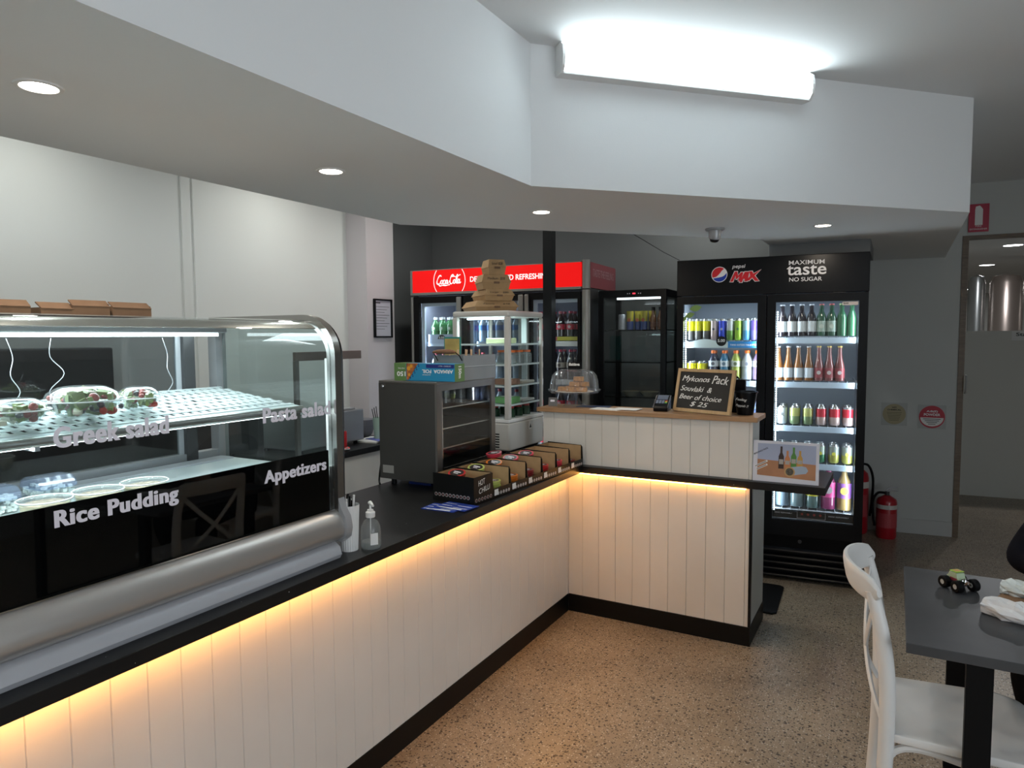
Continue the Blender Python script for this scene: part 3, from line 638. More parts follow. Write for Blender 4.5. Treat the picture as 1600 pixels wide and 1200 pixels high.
obj('nozzle', MB().tube([(0.010, 0, 0.163), (0, 0, 0.165), (-0.012, 0, 0.165), (-0.032, 0, 0.160)], [0.006, 0.008, 0.006, 0.004], 10), M_white, pm, smooth=True)
obj('dip_tube', MB().cyl((0, 0, 0.112), (0.004, 0, 0.01), 0.002, 6), M_white, t)
for k, (x, y, r_, l) in enumerate([(-1.745, 2.50, 1.62, 'blue leaflet, bottom of the fanned pair in front of the near wafer box'), (-1.70, 2.535, 1.50, 'blue leaflet with white stripes, top of the fanned pair on the worktop')]):
    t = thing('leaflet', l, 'leaflet', (x, y, 0.8905+0.003*k), r_)
    obj('page', MB().box(-0.055, 0.055, -0.085, 0.085, 0, 0.0025), mat('leaflet blue', (0.02, 0.05, 0.30), 0.35), t)
    m_ = MB()
    for q in range(5): m_.box(-0.045+q*0.018, -0.041+q*0.018, -0.078 if q % 2 else 0.02, 0.0 if q % 2 else 0.078, 0.0026, 0.003)
    m_.box(-0.050, -0.038, -0.06, 0.06, 0.0026, 0.003)
    obj('print', m_, M_lettw, t)

# hot cabinet
ht = thing('warming_cabinet', 'dark grey steel countertop warming cabinet with glass door and shelves', 'cabinet', (-2.14, 3.04, 0.89))
X0, X1, YA, YB, ZA, ZB = -2.325, -1.961, 2.762, 3.325, 0.925, 1.432
sm = mat('cabinet charcoal', (0.055, 0.053, 0.05), 0.38, 0.35); fm = mat('cabinet door steel', (0.19, 0.18, 0.17), 0.32, 0.75)
W_(obj('side_panel', MB().box(X0, X1-0.012, YA, YA+0.012, ZA, ZB-0.012), sm, ht))
W_(obj('side_panel', MB().box(X0, X1-0.012, YB-0.012, YB, ZA, ZB-0.012), sm, ht))
W_(obj('back_panel', MB().box(X0, X0+0.012, YA+0.0121, YB-0.0121, ZA, ZB-0.012), sm, ht))
W_(obj('top_panel', MB().box(X0, X1, YA, YB, ZB-0.0118, ZB), fm, ht, bev=0.002))
W_(obj('bottom_panel', MB().box(X0+0.0121, X1-0.012, YA+0.0121, YB-0.0121, ZA, ZA+0.05), sm, ht))
dr = MB()
for a in ((YA, YA+0.042, ZA+0.0, ZB-0.012), (YB-0.042, YB, ZA, ZB-0.012), (YA+0.042, YB-0.042, ZB-0.047, ZB-0.012), (YA+0.042, YB-0.042, ZA, ZA+0.07)):
    dr.box(X1-0.012, X1, *a)
d_ = W_(obj('door', dr, fm, ht))
p_ = obj('door_glass', MB().box(X1-0.009, X1-0.004, YA+0.042, YB-0.042, ZA+0.07, ZB-0.047), M_glass, d_)
obj('door_trim', MB().box(X1-0.001, X1+0.004, YA+0.04, YA+0.044, ZA+0.07, ZB-0.05).box(X1-0.001, X1+0.004, YA+0.042, YB-0.042, ZA+0.067, ZA+0.071), M_chrome, d_)
for z in (1.295, 1.19, 1.09): W_(obj('shelf', MB().box(X0+0.02, X1-0.02, YA+0.014, YB-0.014, z-0.003, z+0.003), M_steel, ht))
W_(obj('lock', MB().cyl((-2.295, YA-0.006, 1.402), (-2.295, YA, 1.402), 0.010, 16).cyl((-2.295, YA-0.009, 1.402), (-2.295, YA-0.0061, 1.402), 0.005, 12), M_chrome, ht))
W_(obj('rating_plate', MB().box(-2.305, -2.235, YA-0.002, YA, 0.955, 0.995), mat('plate', (0.24, 0.23, 0.22), 0.35), ht))
for x in (X0+0.05, X1-0.05):
    for y in (YA+0.05, YB-0.05): W_(obj('foot', MB().cyl((x, y, 0.89), (x, y, ZA), 0.014), M_black, ht))
tag(obj('power_cord', MB().tube(spline([(-2.335, 2.80, 1.05), (-2.345, 2.79, 0.98), (-2.34, 2.77, 0.91), (-2.31, 2.74, 0.897)], 6), 0.005, 6), M_blackm), 'black cord dropping behind the warming cabinet', 'cord')
for k, (x, y) in enumerate([(-2.12, 3.06), (-2.08, 3.15), (-2.06, 3.24)]):
    t = thing('glass_tumbler', 'upturned drinking glass on the top shelf in the warming cabinet', 'glass', (x, y, 1.2985), group='glasses in the warming cabinet')
    obj('glass', MB().lathe([(0.033, 0), (0.026, 0.085), (0.0001, 0.085)], 20), glass('tumbler', (0.85, 0.87, 0.87), 1.0, 0.02, (0.8, 0.8, 0.8), 0.10), t, smooth=True)
tag(obj('leaflet_roll', MB().box(-2.20, -2.06, 2.84, 2.96, 0.891, 0.903), mat('leaflet blue', (0.02, 0.05, 0.30), 0.35)), 'blue leaflets lying under the warming cabinet', 'leaflet')

# foil box on the hot cabinet, standing upside down
fb = thing('foil_box', 'long blue and green aluminium foil box lying upside down on the warming cabinet', 'box', (-2.25, 2.80, 1.4325))
L_, H_, D_ = 0.372, 0.088, 0.085
obj('carton', MB().box(0, L_, 0, D_, 0, H_), mat('foil box blue', (0.012, 0.22, 0.42), 0.4), fb, bev=0.002)
g_ = mat('foil box green', (0.10, 0.20, 0.06), 0.45)
obj('green_panel', MB().box(-0.0006, 0.074, -0.001, D_, -0.0002, H_+0.001), g_, fb)
obj('green_end', MB().box(L_-0.001, L_+0.001, 0, D_, 0, H_), g_, fb)
obj('navy_bar', MB().box(0.20, L_-0.004, -0.0012, 0, H_-0.022, H_-0.004), mat('navy', (0.01, 0.015, 0.16), 0.4), fb)
obj('food_picture', MB().add([(0.078, -0.0012, H_), (0.15, -0.0012, H_), (0.090, -0.0012, 0.004), (0.078, -0.0012, 0.004)], [(0, 1, 2, 3)]), mat('roast picture', (0.30, 0.09, 0.02), 0.5, noise=0.7, nscale=40), fb)
fp_ = MB()
for x, z, r in ((0.092, 0.062, 0.011), (0.108, 0.074, 0.009), (0.095, 0.03, 0.008)): flat(fp_, disc(r, 16), Matrix.Translation((x, -0.0013, z)) @ FR, 0.0004)
obj('fruit_picture', fp_, mat('orange picture', (0.65, 0.30, 0.02), 0.5), fb)
chk = MB(); k = 0
for i in range(9):
    for j in range(2):
        if (i+j) % 2 == 0:
            cx, cz = 0.145-i*0.0062+j*0.009+0.004, H_-0.008-i*0.0086
            chk.box(cx, cx+0.006, -0.0014, -0.0005, cz, cz+0.006)
obj('check_pattern', chk, mat('check navy', (0.01, 0.02, 0.12), 0.4), fb)
UP = FR @ Matrix.Rotation(PI, 4, 'Z')
text('lettering', 'ARMADA', M_lettw, fb, (0.362, -0.0012, 0.058), w=0.115, h=0.018, face=UP, bold=0.02)
text('lettering', 'FOIL', M_lettw, fb, (0.232, -0.0012, 0.058), w=0.056, h=0.018, face=UP, bold=0.02)
text('lettering', 'ALUMINIUM', M_lettw, fb, (0.228, -0.0012, 0.034), w=0.050, h=0.005, face=UP)
text('lettering', 'CATERING + 44cm +', M_lettw, fb, (0.350, -0.0014, H_-0.009), w=0.075, h=0.006, face=UP)
text('lettering', '150', M_lettw, fb, (0.072, -0.0012, 0.046), w=0.055, h=0.024, face=UP, bold=0.03)
text('lettering', 'METRE', M_lettw, fb, (0.066, -0.0012, 0.066), w=0.042, h=0.007, face=UP)
text('lettering', '150m', M_lettw, fb, (L_+0.0013, 0.030, 0.076), w=0.06, h=0.026, face=FX @ Matrix.Rotation(-PI/2, 4, 'Z'), bold=0.03)

# grey metal caddy with timber handle and cutlery
tc_ = thing('metal_caddy', 'grey metal caddy with brown timber handle on the warming cabinet', 'caddy', (-1.995, 3.075, 1.4325))
mb = MB(); w_, d_, h_ = 0.092, 0.16, 0.125
mb.box(-w_, w_, -d_, d_, 0, 0.003).box(-w_, -w_+0.002, -d_, d_, 0.003, h_).box(w_-0.002, w_, -d_, d_, 0.003, h_).box(-w_+0.002, w_-0.002, -d_, -d_+0.002, 0.003, h_).box(-w_+0.002, w_-0.002, d_-0.002, d_, 0.003, h_)
obj('box', mb, mat('galvanised grey', (0.24, 0.26, 0.275), 0.45, 0.5, noise=0.08), tc_)
obj('seam', MB().tube([(-w_, -d_-0.0015, 0.068), (w_+0.001, -d_-0.0015, 0.068)], 0.002, 6).tube([(w_+0.001, -d_, 0.068), (w_+0.001, d_, 0.068)], 0.002, 6), M_steel2, tc_)
hd = obj('handle', MB().tube([(-0.078, -d_-0.022, 0.142), (-0.05, -d_-0.024, 0.145), (0.0, -d_-0.026, 0.146), (0.04, -d_-0.024, 0.145), (0.06, -d_-0.022, 0.142)], [0.006, 0.011, 0.0125, 0.011, 0.006], 12), wood_mat('handle timber', (0.14, 0.06, 0.025), (0.22, 0.10, 0.045)), tc_, smooth=True)
obj('handle_wire', MB().tube([(-0.075, -d_-0.022, 0.142), (-0.070, -d_-0.010, 0.120), (-0.062, -d_-0.003, 0.098)], 0.0028, 6).tube([(0.058, -d_-0.022, 0.142), (0.075, -d_-0.010, 0.125), (0.086, -d_-0.003, 0.100)], 0.0028, 6), M_black, hd)
M_spoon = wood_mat('cutlery wood', (0.45, 0.30, 0.18), (0.58, 0.42, 0.27))
for k in range(9):
    x = -0.03+0.012*k; y = -0.10+0.05*(k % 4)
    t = obj('wooden_fork', MB().tube([(0, 0, 0), (0.004*(k % 3-1), 0.004, 0.10), (0.006*(k % 3-1), 0.006, 0.15)], [0.003, 0.004, 0.006], 8, flat=0.4), M_spoon, smooth=True)
    t.location = (-1.995+x, 3.075+y, 1.4365); tag(t, 'wooden fork standing in the grey metal caddy', 'fork', 'wooden forks in the caddy')
# menu card behind
t = thing('menu_card', 'tall yellow and orange card in teal frame behind the metal caddy', 'card', (-2.20, 3.26, 1.4325))
obj('frame', MB().box(-0.055, 0.055, -0.004, 0.004, 0, 0.22), mat('teal frame', (0.03, 0.25, 0.22), 0.4), t)
obj('picture', MB().box(-0.049, 0.049, -0.005, -0.004, 0.10, 0.21), mat('card yellow', (0.50, 0.40, 0.13), 0.5, noise=0.3), t)
obj('picture', MB().box(-0.049, 0.049, -0.005, -0.004, 0.006, 0.096), mat('card orange', (0.50, 0.24, 0.10), 0.5, noise=0.4, nscale=30), t)

# ------------------------------------------------------------------ wafer snack display boxes in a row
def puck(col, label, loc, tilt=(0, 0, 0), grp=None):
    key = 'puck'+col
    c = {'red': (0.50, 0.03, 0.03), 'orange': (0.60, 0.17, 0.02), 'lime': (0.45, 0.52, 0.14), 'pink': (0.55, 0.04, 0.07), 'darkred': (0.22, 0.02, 0.025)}[col]
    if key not in MC:
        t = thing('snack_tub', label, 'tub', loc, group=grp)
        obj('tub', MB().lathe([(0.0001, 0), (0.036, 0), (0.040, 0.004), (0.041, 0.017), (0.042, 0.020), (0.036, 0.0215), (0.033, 0.0205)], 26, cap=False), mat('tub '+col, c, 0.35), t, smooth=True)
        obj('lid_label', MB().lathe([(0.0335, 0.0206), (0.0001, 0.0207)], 24, cap=False), mat('lid black', (0.035, 0.03, 0.03), 0.35), t)
        obj('print', MB().box(-0.018, 0.018, 0.002, 0.010, 0.0209, 0.0214).box(-0.012, 0.012, -0.012, -0.006, 0.0209, 0.0214), M_lettg, t)
        MC[key] = t
    else:
        t = dup(MC[key], loc, 0, label, grp)
    t.rotation_euler = tilt; return t
bw = 0.158
cols = ['red', 'lime', 'orange', 'darkred', 'red', 'pink', 'darkred']
names_ = ['red', 'lime green', 'orange', 'dark red', 'red', 'pink', 'dark red']
where = ['nearest', 'second nearest', 'third nearest', 'fourth nearest', 'fifth nearest', 'second furthest', 'furthest']
for k in range(7):
    yb = 2.60+bw*k; xf = -1.648+0.0085*k; bd = 0.235
    rz = math.atan2(-0.0085, bw)
    t = thing('snack_display_box', where[k]+' open black and kraft snack box in the row, holding '+names_[k]+' rimmed tubs' if k else 'nearest black snack box in the row, chalked HOT CHILLI on its front', 'box', (xf, yb, 0.8903), rz)
    hb = 0.125; hf = 0.045
    # local: x from -bd (back) to 0 (front, customer side), y 0..bw
    side = [(0, 0), (0, hf if k else hb), (-0.035, (hf+0.07) if k else hb), (-0.05, hb), (-bd, hb+0.005), (-bd, 0)]
    out = MB(); inn = MB()
    for (ya, yc) in ((0.0, 0.003), (bw-0.005, bw-0.002)):
        pts = [(0, 0), (0, hf), (-0.004, hb-0.01), (-0.012, hb), (-bd, hb+0.005), (-bd, 0)] if ya > 0 else [(0, 0), (0, hb if k == 0 else hf), (-0.012 if k else -0.01, hb if k else hb), (-bd, hb+0.005), (-bd, 0)]
        n = len(pts); 
        out.extr([(p, z) for p, z in pts], ya, yc, 'y')
    out.box(-0.003, 0, 0.003, bw-0.005, 0, hb if k == 0 else hf)
    out.box(-bd, -bd+0.003, 0.003, bw-0.005, 0, hb).box(-bd, 0, 0.003, bw-0.005, 0, 0.002)
    obj('box', out, mat('snack box black', (0.005, 0.005, 0.005), 0.4, spec=0.2), t)
    # kraft inside faces
    inn.box(-bd+0.004, -0.012, bw-0.0062, bw-0.0052, 0.003, hb-0.002).box(-bd+0.004, -0.012, 0.0032, 0.0042, 0.003, hb-0.004).box(-bd+0.0032, -bd+0.0042, 0.005, bw-0.007, 0.003, hb-0.002)
    obj('kraft_lining', inn, M_kraft, t)
    bd_ = MB()
    for j in range(6): flat(bd_, disc(0.0085, 14), Matrix.Translation((0.0002, 0.018+0.0235*j, 0.018)) @ FX, 0.0006)
    if k == 0:
        for j in range(10): flat(bd_, disc(0.0085, 14), Matrix.Translation((-bd+0.018+0.0205*j, -0.0002, 0.030)) @ FR, 0.0006)
    o = obj('badge', bd_, mat('badge grey', (0.42, 0.40, 0.40), 0.5), t)
    if k == 0:
        b2 = MB()
        for j in range(10): flat(b2, disc(0.0062, 14), Matrix.Translation((-bd+0.018+0.0205*j, -0.0009, 0.030)) @ FR, 0.0004)
        for j in range(6): flat(b2, disc(0.0062, 14), Matrix.Translation((0.0009, 0.018+0.0235*j, 0.018)) @ FX, 0.0004)
        obj('badge_centre', b2, mat('badge dark', (0.08, 0.02, 0.02), 0.5), t)
        text('chalk_lettering', 'HOT', M_chalk, t, (0.0006, 0.035, 0.080), w=0.055, h=0.026, face=FX, shear=0.2, tilt=0.12)
        text('chalk_lettering', 'CHILLI', M_chalk, t, (0.0006, 0.040, 0.044), w=0.09, h=0.024, face=FX, shear=0.2, tilt=0.12)
    else:
        obj('price_ticket', MB().box(0.0008, 0.0014, 0.008, 0.040, 0.012, 0.040), M_paper, t)
    c, s_ = math.cos(rz), math.sin(rz)
    n = 3 if k < 6 else 2
    g = 'snack tubs in the %s box' % where[k]
    for j in range(n):
        lx, ly = -0.058, bw/2-0.002
        puck(cols[k], '%s rimmed snack tub stacked at the front of the %s snack box' % (names_[k], where[k]), (xf+c*lx-s_*ly, yb+s_*lx+c*ly, 0.8935+j*0.0222), grp=g) if k else None
    for j in range(4):
        lx, ly = -0.150, bw/2-0.002
        puck(cols[k], '%s rimmed snack tub stacked at the back of the %s snack box' % (names_[k], where[k]), (xf+c*lx-s_*ly, yb+s_*lx+c*ly, 0.8935+j*0.0222), grp=g+', back stack')
    if k < 5:
        lx, ly = -0.152, bw/2-0.002
        puck({3: 'pink', 4: 'pink'}.get(k, cols[k]), '%s rimmed snack tub tilted on top of the %s snack box' % ({3: 'pink', 4: 'pink'}.get(k, names_[k]), where[k]), (xf+c*lx-s_*ly, yb+s_*lx+c*ly, 0.8935+4*0.0222+0.012), (R(12), R(6), 0), None)
    if k == 3:
        puck('pink', 'pink rimmed snack tub tilted over the edge between two snack boxes', (xf-0.21, yb+0.02, 0.8935+0.130), (R(8), R(-4), 0), None)

# ------------------------------------------------------------------ white glass countertop display fridge
X0, X1, YA, YB, ZA, ZB = -2.615, -2.18, 3.875, 4.375, 0.905, 1.822
wf = thing('glass_display_fridge', 'white countertop display fridge with glass sides behind the snack boxes', 'display fridge', ((X0+X1)/2, (YA+YB)/2, 0.89))
W_(obj('base', MB().box(X0, X1, YA, YB, ZA, 1.09), M_offw, wf, bev=0.012))
W_(obj('top_cap', MB().box(X0, X1, YA, YB, 1.782, ZB), M_offw, wf, bev=0.012))
W_(obj('lower_trim', MB().box(X0, X1, YA, YB, 1.0905, 1.112), M_white, wf, bev=0.003))
for x, y in ((X0, YA), (X1-0.036, YA), (X0, YB-0.030), (X1-0.026, YB-0.022)):
    W_(obj('corner_post', MB().box(x, x+(0.036 if y == YA else 0.024), y, y+(0.036 if y == YA else 0.022), 1.1121, 1.7819), M_offw, wf, bev=0.006))
W_(obj('side_glass', MB().box(X0+0.037, X1-0.037, YA+0.006, YA+0.010, 1.1125, 1.7815), M_glass, wf))
W_(obj('side_glass', MB().box(X1-0.012, X1-0.008, YA+0.037, YB-0.023, 1.1125, 1.7815), M_glass, wf))
W_(obj('side_glass', MB().box(X0+0.008, X0+0.012, YA+0.037, YB-0.031, 1.1125, 1.7815), M_glass, wf))
W_(obj('side_glass', MB().box(X0+0.025, X1-0.027, YB-0.012, YB-0.008, 1.1125, 1.7815), M_glass, wf))
W_(obj('shelf_standard', MB().box(X1-0.16, X1-0.12, YB-0.03, YB-0.014, 1.1125, 1.7815), mat('light grey metal', (0.6, 0.68, 0.68), 0.4), wf))
M_wire = mat('white wire', (0.70, 0.78, 0.78), 0.4)
for k, z in enumerate((1.60, 1.465, 1.325, 1.20)):
    s_ = MB()
    for j in range(9): s_.cyl((X0+0.03, YA+0.045+j*0.05, z), (X1-0.02, YA+0.045+j*0.05, z), 0.0022, 5)
    s_.box(X0+0.03, X1-0.018, YA+0.030, YA+0.034, z-0.005, z+0.007).box(X1-0.022, X1-0.018, YA+0.034, YB-0.03, z-0.005, z+0.007)
    s_.box(X0+0.03, X1-0.022, YA+0.0341, YB-0.03, z-0.002, z)
    W_(obj('shelf', s_, M_wire, wf))
W_(obj('lamp_strip', MB().box(X0+0.10, X1-0.04, YA+0.030, YA+0.045, 1.766, 1.776), M_led, wf))
st = MB()
for j in range(46): st.box(X1-0.034, X1-0.028, YA+0.0365, YA+0.042, 1.14+j*0.0137, 1.148+j*0.0137)
W_(obj('led_strip', st, M_led, wf))
area('display_fridge_lamp', (X0+0.2, YA+0.15, 1.768), (0, 0, 0), 0.25, 0.15, 1.6, (0.82, 0.98, 1.0))
vt = MB()
for j in range(6): vt.box(X1-0.11, X1-0.075, YA-0.0015, YA+0.001, 0.925+j*0.017, 0.933+j*0.017)
W_(obj('vent_slot', vt, M_black, wf))
W_(obj('warning_sticker', MB().box(X1, X1+0.001, 4.15, 4.19, 1.02, 1.075), M_paper, wf))
W_(obj('warning_sticker', MB().add([(X1+0.0015, 4.155, 1.03), (X1+0.0015, 4.185, 1.03), (X1+0.0015, 4.17, 1.06)], [(0, 1, 2)]), M_ink, wf))
W_(obj('rating_plate', MB().box(X1, X1+0.001, 4.22, 4.33, 0.985, 1.065), mat('plate pale', (0.55, 0.54, 0.52), 0.5), wf))
for x in (X0+0.04, X1-0.04):
    for y in (YA+0.04, YB-0.04): W_(obj('foot', MB().cyl((x, y, 0.89), (x, y, ZA-0.0001), 0.014), M_black, wf))
# contents
def jar(label, x, y, z, r, h, liquid, capc, grp=None):
    t = thing('jar', label, 'jar', (x, y, z), group=grp)
    obj('jar', MB().lathe([(0.0001, 0), (r, 0), (r, h*0.8), (r*0.75, h*0.92), (r*0.75, h)], 18), liquid, t, smooth=True)
    obj('lid', MB().lathe([(r*0.8, h), (r*0.8, h+0.014), (0.0001, h+0.014)], 18), capc, t, smooth=True); return t
M_jar = glass('jar glass', (0.75, 0.8, 0.8), 1.0, 0.03, (0.6, 0.65, 0.65), 0.25)
M_or = mat('orange plastic', (0.75, 0.16, 0.03), 0.4)
g = 'orange lidded jars in the white display fridge'
for x, y in ((-2.25, 4.02), (-2.25, 4.13), (-2.25, 4.24), (-2.34, 4.07), (-2.34, 4.18)):
    jar('clear jar with orange lid on the second shelf of the white display fridge', x, y, 1.4725, 0.042, 0.075, M_jar, M_or, g)
for x, y in ((-2.26, 4.03), (-2.26, 4.14), (-2.26, 4.25), (-2.38, 4.03), (-2.38, 4.16)):
    t = jar('dark bottle-green jar with red lid in the bottom of the white display fridge', x, y, 1.113, 0.034, 0.060, mat('dark green glassy', (0.02, 0.06, 0.03), 0.15), M_red, 'green jars in the bottom of the white display fridge')
for k, (x, y, z, c, w, d, h, l) in enumerate([(-2.32, 4.03, 1.608, (0.55, 0.60, 0.35), 0.09, 0.06, 0.035, 'pale green pack on the top shelf of the white display fridge'), (-2.27, 4.02, 1.3325, (0.28, 0.15, 0.10), 0.07, 0.06, 0.04, 'brown pack on the third shelf of the white display fridge'),
    (-2.27, 4.02, 1.2075, (0.16, 0.38, 0.14), 0.07, 0.06, 0.045, 'green pack on the lowest shelf of the white display fridge'), (-2.50, 4.05, 1.113, (0.30, 0.13, 0.05), 0.06, 0.06, 0.06, 'brown tub in the bottom left of the white display fridge'),
    (-2.26, 4.20, 1.3325, (0.5, 0.48, 0.42), 0.06, 0.09, 0.02, 'flat pale dish on the third shelf of the white display fridge'), (-2.27, 4.22, 1.2075, (0.42, 0.42, 0.40), 0.06, 0.09, 0.018, 'flat grey dish on the lowest shelf of the white display fridge')]):
    t = thing('food_pack', l, 'food pack', (x, y, z))
    obj('pack', MB().box(-w, w*0.9, -d, d, 0, h), mat('pack%d' % k, c, 0.4), t, bev=0.006)
    obj('label', MB().box(-w*0.5, w*0.5, -d*0.6, d*0.6, h, h+0.001), M_paper, t)
# kraft clamshell boxes stacked on the display fridge
zz = ZB
for k, (w, d, h, rz, txt, cx, cy, l) in enumerate([(0.30, 0.35, 0.079, R(48), 'Family      $98', -2.52, 4.205, 'largest kraft takeaway box, bottom of the stack on the white display fridge'),
    (0.21, 0.29, 0.079, R(50), 'Large    $80', -2.487, 4.195, 'kraft takeaway box marked Large, second from the bottom of the stack'),
    (0.20, 0.185, 0.103, R(47), 'Medium  $58', -2.468, 4.165, 'kraft takeaway box marked Medium, third in the stack'),
    (0.125, 0.16, 0.103, R(49), 'Small $28', -2.457, 4.16, 'smallest kraft takeaway box, topmost of the stack')]):
    t = thing('takeaway_box', l, 'box', (cx, cy, zz), rz)
    a, b = w/2, d/2; e = 0.014
    def fr_(mb, z0, z1, s0, s1):
        vs = [(-a*s0, -b*s0, z0), (a*s0, -b*s0, z0), (a*s0, b*s0, z0), (-a*s0, b*s0, z0), (-a*s1, -b*s1, z1), (a*s1, -b*s1, z1), (a*s1, b*s1, z1), (-a*s1, b*s1, z1)]
        return mb.add(vs, [(3, 2, 1, 0), (4, 5, 6, 7), (0, 1, 5, 4), (1, 2, 6, 5), (2, 3, 7, 6), (3, 0, 4, 7)])
    obj('base', fr_(MB(), 0, h*0.45, 0.90, 1.0), M_kraft, t)
    obj('lid', fr_(MB(), h*0.452, h*0.98, 1.05, 0.86), M_kraft, t)
    obj('tab', MB().box(-0.02, 0.02, -b*1.05-0.0012, -b*1.04, h*0.36, h*0.50), M_kraftd, t)
    tl = Matrix.Rotation(math.atan2(b*0.19, h*0.53), 4, 'X')
    text('handwriting', txt, M_ink, t, (-w*0.32, -b*1.0, h*0.60), w=w*0.64, h=h*0.20, face=Matrix.Rotation(-math.atan2(b*0.19, h*0.53)+0, 4, 'X') @ FR, shear=0.25, ext=0.002)
    zz += h*0.98+0.0006

# ------------------------------------------------------------------ bar top items
ZBAR = 1.2222
t = thing('cake_stand', 'clear domed cake stand of baklava on the timber bar', 'cake stand', (-1.715, 3.865, ZBAR))
M_acr = glass('acrylic', (0.90, 0.91, 0.93), 1.0, 0.03, (0.7, 0.72, 0.75), 0.07)
obj('pedestal', MB().lathe([(0.072, 0), (0.068, 0.006), (0.040, 0.030), (0.026, 0.055), (0.022, 0.075), (0.030, 0.086)], 32, cap=False), M_acr, t, smooth=True)
obj('plate', MB().lathe([(0.0001, 0.086), (0.145, 0.086), (0.158, 0.098), (0.160, 0.104), (0.150, 0.102), (0.140, 0.094), (0.0001, 0.0925)], 40), M_acr, t, smooth=True)
obj('doily', MB().lathe([(0.0001, 0.0926), (0.118, 0.0926), (0.118, 0.094), (0.0001, 0.094)], 40), mat('doily', (0.62, 0.56, 0.48), 0.8), t)
dm = obj('dome', MB().lathe([(0.158, 0.1045), (0.162, 0.106), (0.150, 0.112), (0.146, 0.150), (0.136, 0.190), (0.115, 0.215), (0.085, 0.226), (0.0001, 0.230)], 40, cap=False), M_acr, t, smooth=True)
obj('ribs', (lambda m: [m.tube([(0.147*math.cos(a), 0.147*math.sin(a), 0.115), (0.144*math.cos(a), 0.144*math.sin(a), 0.155), (0.133*math.cos(a), 0.133*math.sin(a), 0.195), (0.11*math.cos(a), 0.11*math.sin(a), 0.218)], 0.0016, 4) for a in [2*PI*q/22 for q in range(22)]] and m)(MB()), M_acr, dm, smooth=True)
sg = thing('baklava_sign', 'small black Baklava sign on top of the cake dome', 'sign', (-1.715, 3.865, ZBAR+0.2305))
obj('panel', MB().box(-0.042, 0.042, -0.002, 0.002, 0, 0.042), M_blackm, sg)
text('lettering', 'Baklava', M_chalk, sg, (-0.036, -0.0021, 0.020), w=0.072, h=0.017, bold=0.03, shear=0.15)
M_bak = mat('baklava', (0.42, 0.20, 0.06), 0.4, noise=0.35, nscale=60)
for k, (x, y, z, r_) in enumerate([(-0.065, -0.02, 0, 0.2), (0.0, -0.045, 0, -0.3), (0.06, -0.03, 0, 0.4), (0.02, 0.03, 0, 0.1), (-0.05, 0.05, 0, 0.7), (0.012, -0.02, 0.031, 0.2), (0.055, 0.0, 0.031, -0.2), (0.03, -0.01, 0.062, 0.5)]):
    t2 = obj('baklava_piece', MB().add([(-0.032, -0.02, 0), (0.032, -0.02, 0), (0.038, 0.02, 0), (-0.026, 0.02, 0), (-0.030, -0.018, 0.028), (0.030, -0.018, 0.028), (0.036, 0.018, 0.028), (-0.024, 0.018, 0.028)], [(3, 2, 1, 0), (4, 5, 6, 7), (0, 1, 5, 4), (1, 2, 6, 5), (2, 3, 7, 6), (3, 0, 4, 7)]), M_bak, bev=0.003)
    t2.location = (-1.715+x, 3.865+y, ZBAR+0.0945+z); t2.rotation_euler = (0, 0, r_)
    tag(t2, 'golden brown piece of baklava under the clear cake dome', 'baklava', 'baklava pieces under the dome')
t = thing('card_holder', 'small grey card leaning at the left end of the timber bar', 'card', (-1.845, 3.83, ZBAR), 0.3)
mb = MB(); mb.M = Matrix.Rotation(R(-18), 4, 'X'); mb.box(-0.028, 0.028, 0, 0.003, 0, 0.055); obj('card', mb, mat('grey card', (0.13, 0.13, 0.13), 0.5), t)
mb = MB(); mb.M = Matrix.Rotation(R(-18), 4, 'X'); mb.box(-0.016, 0.010, -0.0006, 0, 0.028, 0.040); obj('print', mb, M_lettg, t)
for k, (x, y, r_, c, w, d, l, nm) in enumerate([(-1.60, 3.90, 0.15, mat('navy leaflet', (0.03, 0.05, 0.12), 0.4), 0.10, 0.05, 'dark blue leaflet lying beside the cake stand on the timber bar', 'leaflet'),
    (-1.475, 3.80, -0.12, M_paper, 0.09, 0.05, 'white docket paper left of the other, lying on the timber bar', 'docket'), (-1.36, 3.82, -0.05, M_paper, 0.075, 0.05, 'white docket paper nearest the card terminal on the timber bar', 'docket')]):
    o = obj(nm, MB().box(-w, w, -d, d, 0, 0.003), c); o.location = (x, y, ZBAR+(0.0032 if k == 2 else 0)); o.rotation_euler = (0, 0, r_); tag(o, l, 'leaflet' if k == 0 else 'paper')
# card terminal
t = thing('card_terminal', 'black card payment terminal standing on the timber bar left of the chalkboard', 'card reader', (-1.165, 3.865, ZBAR), 0.1)
pr_ = [(-0.055, 0.0), (-0.062, 0.018), (-0.055, 0.030), (0.050, 0.088), (0.062, 0.082), (0.066, 0.0)]
mb = MB(); mb.extr([(p, z) for p, z in pr_], -0.040, 0.040, 'x'); obj('body', mb, M_black, t, bev=0.005)
sl = math.atan2(0.058, 0.105); TT = Matrix.Translation((0, -0.055, 0.030)) @ Matrix.Rotation(sl, 4, 'X')
mb = MB(); flat(mb, [(-0.030, 0.068), (0.030, 0.068), (0.030, 0.112), (-0.030, 0.112)], TT, 0.0015); obj('screen', mb, mat('terminal screen', (0.16, 0.19, 0.26), 0.2), t)
for kc in range(4):
    mb = MB()
    for q in range(3): flat(mb, [(-0.032+kc*0.017, 0.030+q*0.011), (-0.019+kc*0.017, 0.030+q*0.011), (-0.019+kc*0.017, 0.038+q*0.011), (-0.032+kc*0.017, 0.038+q*0.011)], TT, 0.002)
    if kc < 3: obj('keys', mb, mat('key blue grey', (0.22, 0.27, 0.38), 0.4), t)
